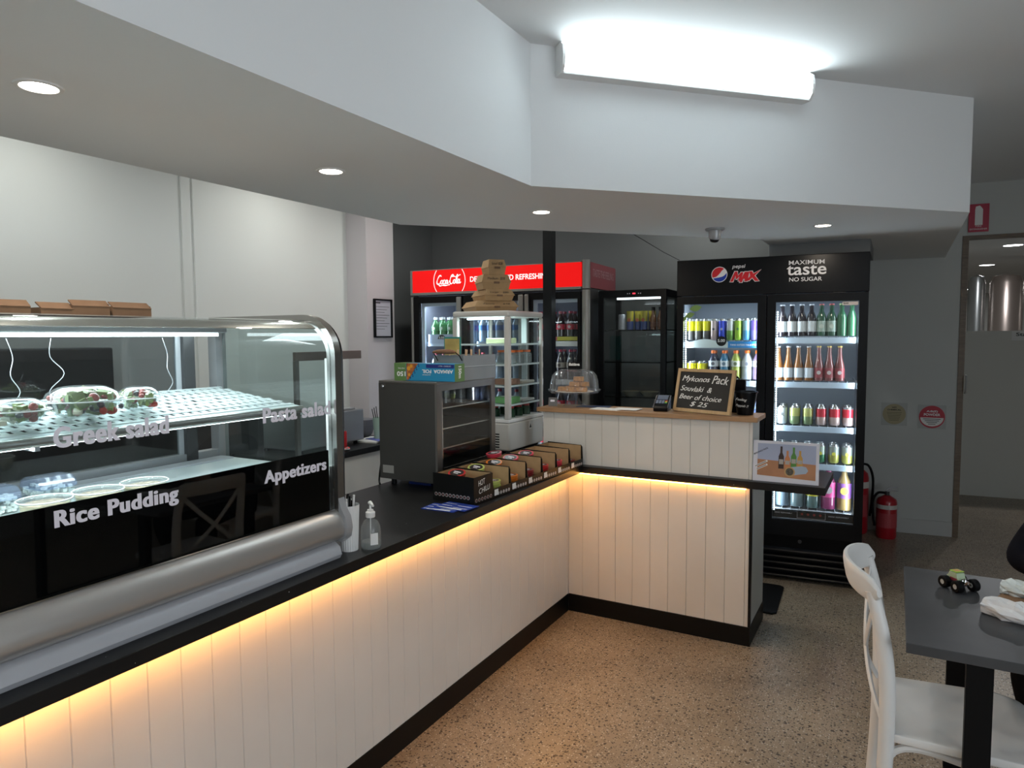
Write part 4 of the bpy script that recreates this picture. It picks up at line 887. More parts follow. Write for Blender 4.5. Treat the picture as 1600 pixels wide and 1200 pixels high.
for q, c in enumerate(((0.1, 0.45, 0.12), (0.7, 0.55, 0.05), (0.55, 0.06, 0.03))):
    mb = MB(); flat(mb, [(0.019, 0.030+q*0.011), (0.032, 0.030+q*0.011), (0.032, 0.038+q*0.011), (0.019, 0.038+q*0.011)], TT, 0.002); obj('key', mb, mat('key%d' % q, c, 0.4), t)
mb = MB(); mb.tube([(-0.0405, -0.058, 0.024), (-0.0405, 0.048, 0.084), (-0.0405, 0.062, 0.080)], 0.0016, 5).tube([(0.0405, -0.058, 0.024), (0.0405, 0.048, 0.084), (0.0405, 0.062, 0.080)], 0.0016, 5); obj('edge_line', mb, M_silver, t)
# chalkboard
cb = thing('chalkboard', 'timber framed chalkboard reading Mykonos Pack, leaning on the bar top', 'chalkboard', (-1.110, 3.885, ZBAR+0.0036), R(-22.5))
CW, CH = 0.375, 0.245; tm = Matrix.Rotation(R(-12), 4, 'X')
mb = MB(); mb.M = tm
mb.box(0, CW, 0, 0.016, 0, 0.018).box(0, CW, 0, 0.016, CH-0.018, CH).box(0, 0.018, 0, 0.016, 0.018, CH-0.018).box(CW-0.018, CW, 0, 0.016, 0.018, CH-0.018)
obj('frame', mb, wood_mat('pine frame', (0.48, 0.31, 0.15), (0.60, 0.41, 0.22), (20, 20, 3)), cb)
mb = MB(); mb.M = tm; mb.box(0.018, CW-0.018, 0.005, 0.012, 0.018, CH-0.018); obj('board', mb, mat('slate board', (0.022, 0.020, 0.018), 0.7, noise=0.2), cb)
mb = MB(); mb.M = Matrix.Translation((CW/2, 0.11, 0)) @ Matrix.Rotation(R(15), 4, 'X'); mb.box(-0.02, 0.02, 0.0, 0.005, -0.002, 0.17); obj('prop', mb, M_spoon, cb)
for s_, x, z, w, h in (('Mykonos', 0.035, 0.165, 0.185, 0.040), ('Pack', 0.235, 0.165, 0.105, 0.045), ('Souvlaki  &', 0.032, 0.118, 0.21, 0.030), ('Beer of choice', 0.030, 0.072, 0.28, 0.028), ('$ 25', 0.110, 0.030, 0.12, 0.030)):
    text('chalk_lettering', s_, M_chalk, cb, tm @ Vector((x, 0.0048, z)), w=w, h=h, face=tm @ FR, shear=0.35, jitter=0.03, tilt=-0.02, heavy=0.018)
# bucket
t = thing('black_bucket', 'small black bucket chalked Feeling Peppish on the right end of the bar', 'bucket', (-0.705, 3.865, ZBAR))
obj('bucket', MB().lathe([(0.0001, 0), (0.042, 0), (0.060, 0.120), (0.064, 0.120), (0.064, 0.127), (0.058, 0.127), (0.041, 0.004), (0.0001, 0.004)], 32), M_black, t, smooth=True)
for s_, z, w in (('Feeling', 0.078, 0.058), ('Peppish ?!', 0.045, 0.066)):
    text('chalk_lettering', s_, M_chalk, t, (-0.040, -0.0605 if z > 0.06 else -0.0565, z), w=w, h=0.018, face=Matrix.Rotation(R(8), 4, 'X') @ FR, shear=0.35, tilt=-0.1)
tag(obj('menu_holder', MB().box(-0.80, -0.72, 3.935, 3.965, ZBAR, ZBAR+0.185), M_blackm, bev=0.003), 'plain black box standing behind the chalkboard and bucket', 'box')
# acrylic sign with food photo on the worktop end
t = thing('counter_sign', 'white framed photo sign of four beers and a wrap on the worktop end', 'sign', (-0.640, 3.742, 0.8905), R(2))
SW, SH = 0.318, 0.212; tm = Matrix.Rotation(R(-6), 4, 'X')
mb = MB(); mb.M = tm; mb.box(0, SW, 0, 0.004, 0, SH); obj('sheet', mb, mat('sign sheet', (0.60, 0.60, 0.66), 0.3), t)
mb = MB(); mb.box(0, SW, -0.001, 0.07, 0, 0.0015); obj('foot', mb, M_acr, t)
def pic(name, poly, m, dpt=0.0006):
    mb = MB(); flat(mb, poly, tm @ Matrix.Translation((0, 0, 0)) @ FR @ Matrix.Translation((0, 0, 0)), dpt); return obj(name, mb, m, t)
pic('picture_wall', [(0.022, 0.115), (SW-0.015, 0.103), (SW-0.015, SH-0.014), (0.022, SH-0.014)], mat('pic wall', (0.33, 0.37, 0.50), 0.4))
pic('picture_table', [(0.022, 0.032), (SW-0.015, 0.022), (SW-0.015, 0.103), (0.022, 0.115)], mat('pic table', (0.38, 0.18, 0.09), 0.4, noise=0.15))
def bprof(cx, z0, w, h): return [(cx-w/2, z0), (cx+w/2, z0), (cx+w/2, z0+h*0.55), (cx+w*0.2, z0+h*0.72), (cx+w*0.2, z0+h), (cx-w*0.2, z0+h), (cx-w*0.2, z0+h*0.72), (cx-w/2, z0+h*0.55)]
for cx, z0, w, h, c in ((0.138, 0.072, 0.026, 0.115, (0.04, 0.02, 0.015)), (0.168, 0.078, 0.026, 0.088, (0.50, 0.20, 0.08)), (0.198, 0.082, 0.026, 0.103, (0.08, 0.22, 0.04)), (0.228, 0.085, 0.025, 0.085, (0.50, 0.28, 0.06))):
    pic('picture_bottle', bprof(cx, z0, w, h), mat('pb%d' % int(cx*1000), c, 0.4), 0.0010)
    pic('picture_bottle_label', [(cx-w*.4, z0+h*.2), (cx+w*.4, z0+h*.2), (cx+w*.4, z0+h*.42), (cx-w*.4, z0+h*.42)], mat('pb label', (0.35, 0.33, 0.30), 0.4), 0.0013)
pic('picture_wrap', [(0.185, 0.040), (0.258, 0.055), (0.268, 0.07), (0.258, 0.088), (0.238, 0.092), (0.175, 0.082)], mat('pic paper', (0.33, 0.40, 0.50), 0.4), 0.0015)
pic('picture_wrap_end', disc(0.026, 20, 0.180, 0.058), mat('pic bread', (0.45, 0.28, 0.12), 0.4), 0.0018)
pic('picture_filling', disc(0.019, 18, 0.180, 0.059), mat('pic filling', (0.08, 0.07, 0.05), 0.4, noise=0.6, nscale=150), 0.0021)
text('lettering', 'MYKONOS PACK', M_ink, t, tm @ Vector((0.006, -0.001, 0.135)), w=0.078, h=0.008, face=tm @ FR @ Matrix.Rotation(0.5, 4, 'Z'), bold=0.02)
for k in range(2):
    mb = MB(); flat(mb, [(0, 0), (0.072-0.01*k, 0), (0.072-0.01*k, 0.009), (0, 0.009)], tm @ Matrix.Translation((0.010+0.009*k, -0.0006, 0.070-0.014*k)) @ FR @ Matrix.Rotation(0.5, 4, 'Z'), 0.001); obj('caption_strip', mb, M_paper, t)
    mb = MB(); flat(mb, [(0.003, 0.003), (0.066-0.01*k, 0.003), (0.066-0.01*k, 0.006), (0.003, 0.006)], tm @ Matrix.Translation((0.010+0.009*k, -0.0018, 0.070-0.014*k)) @ FR @ Matrix.Rotation(0.5, 4, 'Z'), 0.001); obj('caption_print', mb, M_ink, t)

# ------------------------------------------------------------------ drinks stock
PROTO = {}
def bottle_mat(c, clear=False):
    if clear: return glass('drink glass %s' % (c,), tuple(min(1, x) for x in c), 1.0, 0.04, tuple(0.8*x for x in c), 0.35)
    return mat('drink %s' % (c,), c, 0.12, coat=0.5)
def make_drink(kind, body, cap, lab, lab2=None):
    key = (kind, body, cap, lab, lab2)
    if kind in ('can', 'slim'):
        r, h = (0.033, 0.122) if kind == 'can' else (0.0245, 0.150)
        t = thing('drink_can', '', 'can')
        b = MB().lathe([(0.0001, 0), (r*0.8, 0), (r, 0.008), (r, h*0.45)], 16, mi=0, cap=False).lathe([(r, h*0.45), (r, h*0.90)], 16, mi=1, cap=False).lathe([(r, h*0.90), (r*0.84, h-0.002)], 16, mi=2, cap=False)
        obj('body', b, [mat('can %s' % (body,), body, 0.25, 0.3), mat('can %s' % (lab,), lab, 0.25, 0.3), mat('can silver', (0.5, 0.52, 0.53), 0.2, 0.9)], t, smooth=True)
        obj('lid', MB().lathe([(r*0.84, h-0.0018), (r*0.86, h), (r*0.78, h), (r*0.76, h-0.003), (0.0001, h-0.003)], 16, cap=False), mat('can silver', (0.5, 0.52, 0.53), 0.2, 0.9), t, smooth=True)
        if lab2: obj('emblem', (lambda m: (flat(m, disc(r*0.35, 12), Matrix.Translation((0, -r-0.0005, h*0.52)) @ FR, 0.0008), m)[1])(MB()), mat('can %s' % (lab2,), lab2, 0.3), t)
    else:
        pr = {'beer': ([(0.0001, 0), (0.029, 0), (0.030, 0.004), (0.030, 0.115), (0.024, 0.140), (0.0135, 0.165), (0.0125, 0.205)], 0.206, 0.0145, 0.006),
              'long': ([(0.0001, 0), (0.029, 0), (0.030, 0.004), (0.030, 0.095), (0.020, 0.135), (0.0130, 0.180), (0.0120, 0.222)], 0.223, 0.0145, 0.006),
              'pet': ([(0.0001, 0), (0.030, 0), (0.033, 0.008), (0.033, 0.070), (0.030, 0.085), (0.034, 0.105), (0.033, 0.130), (0.022, 0.158), (0.014, 0.172), (0.0135, 0.180)], 0.181, 0.0165, 0.018),
              'cola': ([(0.0001, 0), (0.028, 0), (0.032, 0.008), (0.029, 0.050), (0.033, 0.085), (0.033, 0.130), (0.020, 0.178), (0.0125, 0.200), (0.0125, 0.208)], 0.209, 0.0150, 0.015),
              'big': ([(0.0001, 0), (0.043, 0), (0.045, 0.01), (0.045, 0.15), (0.038, 0.19), (0.018, 0.235), (0.016, 0.27)], 0.271, 0.019, 0.02)}[kind]
        t = thing('drink_bottle', '', 'bottle')
        obj('bottle', MB().lathe(pr[0], 16), body if isinstance(body, bpy.types.Material) else bottle_mat(body), t, smooth=True)
        obj('cap', MB().lathe([(pr[2], pr[1]-0.002), (pr[2], pr[1]+pr[3]), (0.0001, pr[1]+pr[3])], 14), mat('cap %s' % (cap,), cap, 0.35), t, smooth=True)
        if lab:
            z0, z1, rr = {'beer': (0.030, 0.100, 0.0306), 'long': (0.02, 0.085, 0.0306), 'pet': (0.088, 0.128, 0.0347), 'cola': (0.088, 0.128, 0.0337), 'big': (0.08, 0.18, 0.0457)}[kind]
            obj('label', MB().lathe([(rr, z0), (rr, z1)], 16, cap=False), mat('lab %s' % (lab,), lab, 0.45), t, smooth=True)
        if lab2:
            zc, rr, rd = {'beer': (0.065, 0.031, 0.014), 'long': (0.055, 0.031, 0.013), 'pet': (0.108, 0.0352, 0.012), 'cola': (0.108, 0.0342, 0.012), 'big': (0.13, 0.0462, 0.025)}[kind]
            obj('emblem', (lambda m: (flat(m, disc(rd, 14), Matrix.Translation((0, -rr, zc)) @ FR, 0.0008), m)[1])(MB()), mat('lab %s' % (lab2,), lab2, 0.45), t)
    return t
def stock(fr, u, v, z, spec, label, group):
    """fr = (x, y, angle) of a fridge front-left corner; u along, v into the depth"""
    x0, y0, a = fr; c, s = math.cos(a), math.sin(a)
    loc = (x0+c*u-s*v, y0+s*u+c*v, z)
    if spec not in PROTO:
        t = make_drink(*spec); t.location = loc; t.rotation_euler = (0, 0, a); t['label'] = label; t['group'] = group; PROTO[spec] = t
    else: t = dup(PROTO[spec], loc, a, label, group)
    return t
YEL = (0.62, 0.60, 0.02); SIL = (0.5, 0.52, 0.52)
# spec: kind, body, cap, label, emblem
C_yel = ('slim', (0.10, 0.10, 0.10), None, YEL, None)
C_pink = ('slim', (0.42, 0.33, 0.32), None, (0.50, 0.42, 0.42), (0.03, 0.03, 0.04))
C_blue = ('slim', (0.02, 0.05, 0.42), None, (0.03, 0.06, 0.50), (0.35, 0.38, 0.45))
C_green = ('slim', (0.12, 0.26, 0.05), None, (0.45, 0.48, 0.48), None)
C_lime = ('slim', (0.28, 0.48, 0.04), None, (0.26, 0.45, 0.04), (0.03, 0.10, 0.05))
C_sky = ('slim', (0.10, 0.35, 0.62), None, (0.30, 0.50, 0.60), None)
C_vio = ('slim', (0.20, 0.18, 0.45), None, (0.16, 0.10, 0.42), None)
C_yel2 = ('can', (0.30, 0.30, 0.10), None, YEL, None)
P_dark = ('pet', (0.03, 0.035, 0.07), (0.85, 0.17, 0.02), (0.55, 0.60, 0.65), (0.10, 0.10, 0.13))
P_blue = ('pet', (0.02, 0.13, 0.25), (0.85, 0.17, 0.02), (0.50, 0.56, 0.60), (0.10, 0.16, 0.22))
P_lime = ('pet', (0.33, 0.40, 0.07), (0.85, 0.17, 0.02), (0.55, 0.58, 0.50), (0.14, 0.18, 0.10))
P_clear = ('pet', (0.42, 0.46, 0.52), (0.85, 0.17, 0.02), (0.55, 0.58, 0.62), (0.25, 0.27, 0.33))
P_violet = ('pet', (0.25, 0.18, 0.32), (0.85, 0.17, 0.02), (0.50, 0.50, 0.56), (0.18, 0.16, 0.26))
B_dark = ('beer', (0.015, 0.012, 0.018), (0.60, 0.63, 0.68), (0.50, 0.54, 0.56), None)
B_green = ('beer', (0.02, 0.07, 0.04), (0.55, 0.12, 0.13), (0.30, 0.38, 0.34), (0.45, 0.50, 0.44))
B_green2 = ('beer', (0.03, 0.12, 0.06), (0.40, 0.52, 0.25), None, None)
B_amber = ('long', (0.20, 0.08, 0.02), (0.62, 0.64, 0.66), (0.50, 0.56, 0.62), None)
B_rose = ('long', (0.17, 0.055, 0.055), (0.70, 0.48, 0.10), (0.24, 0.04, 0.05), (0.50, 0.45, 0.45))
K_pale = ('can', (0.50, 0.56, 0.58), None, (0.52, 0.58, 0.60), None)
K_olive = ('can', (0.20, 0.27, 0.14), None, (0.48, 0.50, 0.18), None)
K_red = ('can', (0.48, 0.36, 0.34), None, (0.50, 0.03, 0.05), None)
K_gdark = ('beer', (0.03, 0.14, 0.08), (0.50, 0.55, 0.55), (0.10, 0.25, 0.12), (0.60, 0.62, 0.10))
K_ydark = ('beer', (0.06, 0.07, 0.05), (0.50, 0.55, 0.55), (0.35, 0.36, 0.08), (0.62, 0.60, 0.10))

# ------------------------------------------------------------------ black double-door fridge
PX, PY, PA = -1.338, 4.76, R(5.7)
PF = (PX, PY, PA)
pf_ = thing('double_door_fridge', 'tall black double-door drinks fridge with white and red lettering on its header', 'fridge', (PX, PY, 0), PA)
FW, FD, FH = 1.190, 0.70, 2.168
fb_ = MB()
fb_.box(0, 0.022, 0.045, FD, 0.02, FH).box(FW-0.022, FW, 0.045, FD, 0.02, FH).box(0.0221, FW-0.0221, FD-0.02, FD, 0.02, FH).box(0.0221, FW-0.0221, 0.045, FD-0.0201, 1.925, FH).box(0.0221, FW-0.0221, 0.06, FD-0.0201, 0.02, 0.40)
obj('body', fb_, M_black, pf_)
ln_ = mat('fridge liner', (0.42, 0.47, 0.54), 0.45)
obj('liner', MB().box(0.0222, 0.028, 0.06, FD-0.03, 0.4005, 1.9245).box(FW-0.028, FW-0.0222, 0.06, FD-0.03, 0.4005, 1.9245).box(0.0281, FW-0.0281, FD-0.03, FD-0.0202, 0.4005, 1.9245).box(0.0281, FW-0.0281, 0.06, FD-0.031, 1.918, 1.9245).box(0.0281, FW-0.0281, 0.06, FD-0.031, 0.4005, 0.408), ln_, pf_)
obj('mullion', MB().box(0.560, 0.624, 0.046, 0.075, 0.402, 1.9175), M_black, pf_)
hd = obj('header', MB().box(0, FW, 0.0, 0.0449, 1.922, FH), M_black, pf_, bev=0.004)
# header artwork: round emblem
T0 = Matrix.Translation((0.283, -0.0006, 2.062)) @ FR
def hf(name, poly, m, d): mb = MB(); flat(mb, poly, T0, d); return obj(name, mb, m, hd)
Rr = 0.048
hf('emblem_ring', disc(Rr*1.09, 40), M_lettw, 0.0005)
top = [(Rr*math.cos(a), Rr*math.sin(a)) for a in [R(52+k*(205-52)/24) for k in range(25)]]
wave_t = [(-0.043, -0.020), (-0.020, -0.014), (0.000, 0.004), (0.015, 0.024), (0.030, 0.0375)]
hf('emblem_red', top+[tuple(p)[:2] for p in spline(wave_t, 5)], mat('emblem red', (0.62, 0.01, 0.02), 0.35), 0.0010)
bot = [(Rr*math.cos(a), Rr*math.sin(a)) for a in [R(212+k*(372-212)/24) for k in range(25)]]
wave_b = [(0.0465, 0.010), (0.036, -0.004), (0.020, -0.014), (0.0, -0.019), (-0.020, -0.022), (-0.0407, -0.0254)]
hf('emblem_blue', bot+[tuple(p)[:2] for p in spline(wave_b, 5)], mat('emblem blue', (0.0, 0.04, 0.40), 0.35), 0.0010)
text('lettering', 'pepsi', M_lettw, hd, (0.365, -0.001, 2.093), w=0.085, h=0.030, bold=0.008, shear=0.2)
# slanted MAX lettering in red with a white edge
def poly_letters(dx, dz, grow, m, d):
    mb = MB()
    G = [[(0, 0), (0.030, 0.068), (0.048, 0.068), (0.052, 0.040), (0.070, 0.062), (0.086, 0.062), (0.070, 0.004), (0.052, 0.004), (0.060, 0.034), (0.046, 0.016), (0.038, 0.016), (0.036, 0.038), (0.020, 0.0)],
         [(0.060, -0.006), (0.094, 0.064), (0.124, 0.064), (0.112, 0.0), (0.092, 0.0), (0.094, 0.016), (0.086, 0.016), (0.078, -0.006)],
         [(0.100, 0.004), (0.128, 0.034), (0.122, 0.066), (0.142, 0.066), (0.148, 0.050), (0.196, 0.074), (0.158, 0.036), (0.186, 0.0), (0.160, 0.0), (0.142, 0.022), (0.122, 0.004)]]
    for g in G:
        cx = sum(p[0] for p in g)/len(g); cz = sum(p[1] for p in g)/len(g)
        q = []
        n = len(g)
        for i in range(n):
            a, b, c = Vector(g[i-1]), Vector(g[i]), Vector(g[(i+1) % n])
            e1 = (b-a).normalized(); e2 = (c-b).normalized()
            nn = Vector((-(e1.y+e2.y), (e1.x+e2.x)))
            if nn.length < 1e-6: nn = Vector((0, 0.001))
            nn.normalize(); q.append((b.x+nn.x*grow+dx, b.y+nn.y*grow+dz))
        import mathutils.geometry as mg
        tess = mg.tessellate_polygon([[Vector((x, y, 0)) for x, y in q]])
        T = Matrix.Translation((0, -d, 0)) @ FR
        vs = [tuple(T @ Vector((x, y, 0))) for x, y in q]
        mb.add(vs, [tuple(t) for t in tess])
    return obj('lettering', mb, m, hd)
poly_letters(0.352, 2.010, 0.0042, M_lettw, 0.0010); poly_letters(0.352, 2.010, -0.0005, mat('emblem red', (0.62, 0.01, 0.02), 0.35), 0.0020)
text('lettering', 'MAXIMUM', M_lettw, hd, (0.718, -0.001, 2.105), w=0.212, h=0.028, bold=0.004)
text('lettering', 'taste', M_lettw, hd, (0.706, -0.001, 2.038), w=0.236, h=0.064, bold=0.014)
text('lettering', 'NO SUGAR', M_lettw, hd, (0.722, -0.001, 1.998), w=0.195, h=0.026, bold=0.008)
# louvred base
obj('base_panel', MB().box(0.01, FW-0.01, 0.046, 0.0595, 0.02, 0.315), M_blackm, pf_)
obj('louvre', (lambda m: [m.add([(0.015, 0.046, 0.225-0.043*k), (FW-0.015, 0.046, 0.225-0.043*k), (FW-0.015, 0.022, 0.205-0.043*k), (0.015, 0.022, 0.205-0.043*k), (0.015, 0.046, 0.218-0.043*k), (FW-0.015, 0.046, 0.218-0.043*k), (FW-0.015, 0.022, 0.198-0.043*k), (0.015, 0.022, 0.198-0.043*k)], [(0, 1, 2, 3), (4, 7, 6, 5), (3, 2, 6, 7), (0, 3, 7, 4), (1, 5, 6, 2)]) for k in range(5)] and m)(MB()), M_black, pf_)
obj('lock', MB().cyl((0.82, 0.040, 0.272), (0.82, 0.0459, 0.272), 0.012, 14), M_dark, pf_)
for x in (0.05, FW-0.05):
    for y in (0.1, FD-0.05): obj('foot', MB().cyl((x, y, 0), (x, y, 0.0199), 0.02), M_blackm, pf_)
for k, (u0, u1, g0, g1, zb) in enumerate(((0.003, 0.586, 0.047, 0.531, 0.425), (0.592, FW-0.003, 0.645, 1.135, 0.425))):
    m_ = MB().box(u0, g0, 0.0, 0.042, 0.318, 1.918).box(g1, u1, 0.0, 0.042, 0.318, 1.918).box(g0, g1, 0, 0.042, 1.866, 1.918).box(g0, g1, 0, 0.042, 0.318, zb)
    dd = obj('door', m_, M_black, pf_)
    obj('glass_pane', MB().box(g0, g1, 0.012, 0.018, zb, 1.866), M_glass, dd)
    obj('hinge_cover', MB().box(u0+0.11 if k == 0 else u1-0.20, u0+0.18 if k == 0 else u1-0.13, -0.004, 0.03, 1.9185, 1.9215), M_dark, dd)
    ls = MB()
    for j in range(88): ls.box(g0+0.006, g0+0.013, 0.050, 0.058, 0.45+j*0.0155, 0.459+j*0.0155)
    obj('led_strip', ls, M_led, pf_)
    a_ = area('door_lamp', (g0+0.012, 0.085, 1.15), (0, R(-90), 0), 1.35, 0.03, FRIDGE_W, (0.82, 0.92, 1.0), pf_); a_.rotation_euler = (0, R(-90), R(15))
    a_ = area('door_lamp', (g1-0.012, 0.085, 1.15), (0, R(90), 0), 1.35, 0.03, FRIDGE_W*0.8, (0.82, 0.92, 1.0), pf_); a_.rotation_euler = (0, R(90), R(-15))
a_ = area('top_lamp', (0.6, 0.2, 1.91), (0, 0, 0), 1.0, 0.2, FRIDGE_W*0.8, (0.82, 0.92, 1.0), pf_)
M_rail = mat('shelf rail', (0.50, 0.62, 0.76), 0.35)
SHL = {0: [1.605, 1.335, 1.045, 0.790, 0.490], 1: [1.630, 1.335, 1.040, 0.790, 0.478]}
for k in (0, 1):
    u0, u1 = (0.034, 0.556) if k == 0 else (0.628, FW-0.034)
    for j, z in enumerate(SHL[k]):
        s_ = MB().box(u0, u1, 0.105, 0.60, z-0.008, z-0.004)
        for q in range(10): s_.box(u0+0.02+q*(u1-u0-0.04)/9, u0+0.023+q*(u1-u0-0.04)/9, 0.105, 0.60, z-0.0039, z+0.012)
        sh_ = obj('shelf', s_, mat('wire grey', (0.45, 0.50, 0.56), 0.4), pf_)
        if j < 4 or k == 0: obj('price_rail', MB().box(u0, u1, 0.092, 0.1045, z-0.034, z+0.004), M_rail, sh_)
obj('shelf_graphic', MB().box(0.05, 0.335, 0.0895, 0.0915, 1.566, 1.605).add([(0.08+0.02*q, 0.0895, 1.605+0.022*math.sin(PI*q/10)) for q in range(11)]+[(0.08, 0.0895, 1.6049)], [tuple(range(12))]), mat('graphic white', (0.62, 0.72, 0.74), 0.4), pf_)
obj('shelf_graphic', MB().box(0.336, 0.545, 0.0895, 0.0915, 1.566, 1.610), mat('graphic blue', (0.02, 0.22, 0.55), 0.4), pf_)
text('lettering', 'THINK OUTSIDE THE BOTTLE', M_lettw, pf_, (0.350, 0.089, 1.580), w=0.175, h=0.012, bold=0.02)
for u, z in ((0.292, 1.600), (0.385, 1.330)):
    mb = MB(); flat(mb, disc(0.034, 20), Matrix.Translation((u, 0.087, z+0.012)) @ FR, 0.001); pd = obj('price_disc', mb, M_black, pf_)
    text('lettering', '5.00', M_lettw, pd, (u-0.024, 0.0855, z+0.006), w=0.048, h=0.020, bold=0.02)
obj('graphic_band', MB().box(0.645, 1.135, 0.0195, 0.0205, 0.432, 0.480), mat('graphic black', (0.012, 0.012, 0.014), 0.4), pf_)
mb = MB()
for u in (0.80, 0.97): mb.box(u, u+0.0015, 0.0185, 0.0194, 0.440, 0.495)
mb.box(0.80, 0.9715, 0.0185, 0.0194, 0.495, 0.4965).box(0.80, 0.9715, 0.0185, 0.0194, 0.4385, 0.44)
obj('graphic_outline', mb, M_lettg, pf_)
text('lettering', 'DRINK RESPONSIBLY', M_lettg, pf_, (0.66, 0.0190, 0.462), w=0.11, h=0.008)
text('lettering', 'DRINK RESPONSIBLY', M_lettg, pf_, (0.99, 0.0190, 0.462), w=0.12, h=0.008)
mb = MB()
for k in range(4): flat(mb, disc(0.008, 14), Matrix.Translation((0.83+0.037*k, 0.0185, 0.467)) @ FR, 0.0005)
obj('warning_symbol', mb, mat('symbol red', (0.35, 0.05, 0.04), 0.5), pf_)
# leaf decals on the left pane and sticker on the right pane
lf = MB()
for (cx, cz, an, L) in ((0.115, 1.842, 10, 0.085), (0.07, 1.815, 120, 0.075), (0.085, 1.790, 20, 0.070), (0.068, 1.760, 50, 0.045)):
    pts = [(L*t, 0.26*L*math.sin(PI*t)) for t in [q/8 for q in range(9)]]+[(L*t, -0.26*L*math.sin(PI*t)) for t in [q/8 for q in range(7, 0, -1)]]
    flat(lf, pts, Matrix.Translation((cx-0.03, 0.0112, cz-0.01)) @ FR @ Matrix.Rotation(R(an), 4, 'Z'), 0.0005)
obj('leaf_decal', lf, mat('leaf decal green', (0.22, 0.36, 0.10), 0.5), pf_)
obj('sticker', MB().box(1.040, 1.130, 0.0105, 0.0115, 1.838, 1.862), mat('sticker', (0.55, 0.50, 0.48), 0.5), pf_)
text('lettering', 'BAR', M_ink, pf_, (1.046, 0.0104, 1.845), w=0.030, h=0.011, bold=0.02)
# stock: left door
top = [C_yel, C_yel, C_yel, C_pink, C_blue, C_green, C_lime, C_sky, C_vio]
cn = ['yellow and black', 'yellow and black', 'yellow and black', 'pale pink', 'blue', 'green and silver', 'lime green', 'sky blue', 'violet']
for i, s_ in enumerate(top):
    for r_ in range(3): stock(PF, 0.075+0.0535*i, 0.135+0.056*r_, SHL[0][0]+0.0125, s_, '%s slim can in the top left shelf of the black fridge' % cn[i], '%s cans, top left shelf of the black fridge' % cn[i])
for i, (u, s_, c) in enumerate([(0.085, C_yel2, 'yellow can'), (0.155, C_yel2, 'yellow can'), (0.235, P_dark, 'dark blue sports bottle with orange cap'), (0.308, P_blue, 'blue sports bottle with orange cap'), (0.384, P_lime, 'yellow-green sports bottle with orange cap'), (0.458, P_clear, 'clear sports bottle with orange cap'), (0.5275, P_violet, 'violet sports bottle with orange cap')]):
    for r_ in range(2): stock(PF, u, 0.14+0.075*r_, SHL[0][1]+0.0125, s_, '%s on the second left shelf of the black fridge' % c, '%s, second left shelf' % c)
for i in range(7):
    s_ = ('pet', (0.10, 0.14, 0.30), (0.03, 0.10, 0.40), (0.20, 0.28, 0.48), None) if i > 4 else ('pet', (0.05, 0.05, 0.09), (0.75, 0.05, 0.08), (0.10, 0.10, 0.2), None)
    stock(PF, 0.08+0.074*i, 0.15, SHL[0][2]+0.0125, s_, ('blue capped' if i > 4 else 'dark')+' bottle on the third left shelf behind the chalkboard', ('blue capped' if i > 4 else 'dark')+' bottles third left shelf')
# right door
for i in range(8):
    s_ = B_dark if i < 4 else (B_green if i < 6 else B_green2)
    c = 'dark beer bottle with pale label' if i < 4 else ('green beer bottle with red top' if i < 6 else 'plain green beer bottle, right end')
    for r_ in range(2): stock(PF, 0.680+0.0605*i, 0.135+0.07*r_, SHL[1][0]+0.0125, s_, c+' on the top right shelf of the black fridge', c+'s, top right shelf')
for i in range(7):
    s_ = B_amber if i < 4 else B_rose; c = 'amber long-neck bottle with white label' if i < 4 else 'rose long-neck bottle with gold top'
    for r_ in range(2): stock(PF, 0.662+0.0625*i, 0.135+0.07*r_, SHL[1][1]+0.0125, s_, c+' on the second right shelf of the black fridge', c+'s, second right shelf')
for i in range(6):
    s_ = K_pale if i == 0 else (K_olive if i < 3 else K_red); c = ['white', 'green and yellow', 'red and pink'][0 if i == 0 else (1 if i < 3 else 2)]
    for r_ in range(3): stock(PF, 0.690+0.081*i, 0.14+0.075*r_, SHL[1][2]+0.0125, s_, c+' can on the third right shelf of the black fridge', c+' cans, third right shelf')
text('lettering', 'JR', M_ink, pf_, (0.672, 0.098, SHL[1][2]+0.060), w=0.034, h=0.030, bold=0.01)
for i in range(6):
    s_ = K_gdark if i < 4 else K_ydark; c = 'green bottle with yellow emblem' if i < 4 else 'dark bottle with yellow label'
    for r_ in range(2): stock(PF, 0.690+0.081*i, 0.14+0.08*r_, SHL[1][3]+0.0125-0.0, ('can', (0.05, 0.20, 0.10), None, (0.40, 0.48, 0.42), (0.62, 0.60, 0.08)) if i < 4 else ('can', (0.40, 0.40, 0.10), None, (0.30, 0.34, 0.32), (0.62, 0.60, 0.08)), ('green can with yellow emblem' if i < 4 else 'dark can with yellow base')+' on the fourth right shelf of the black fridge', ('green cans' if i < 4 else 'dark cans with yellow base')+', fourth right shelf')
bb = [('big', (0.16, 0.22, 0.28), (0.40, 0.45, 0.5), None, None), ('big', (0.14, 0.20, 0.22), (0.40, 0.45, 0.5), None, None), ('big', (0.10, 0.16, 0.16), (0.6, 0.62, 0.1), (0.55, 0.52, 0.04), (0.12, 0.10, 0.05)), ('big', (0.25, 0.05, 0.14), (0.6, 0.6, 0.62), (0.62, 0.08, 0.28), (0.55, 0.50, 0.55)), ('big', (0.34, 0.24, 0.10), (0.60, 0.58, 0.10), (0.28, 0.12, 0.45), (0.60, 0.50, 0.10))]
bn = ['tall clear bottle leftmost', 'tall clear bottle second from left', 'bottle with yellow label', 'bottle with bright pink label', 'golden bottle with purple label rightmost']
for i, s_ in enumerate(bb): stock(PF, 0.70+0.096*i, 0.16, SHL[1][4]+0.0125, s_, bn[i]+' on the bottom right shelf of the black fridge', None or bn[i])

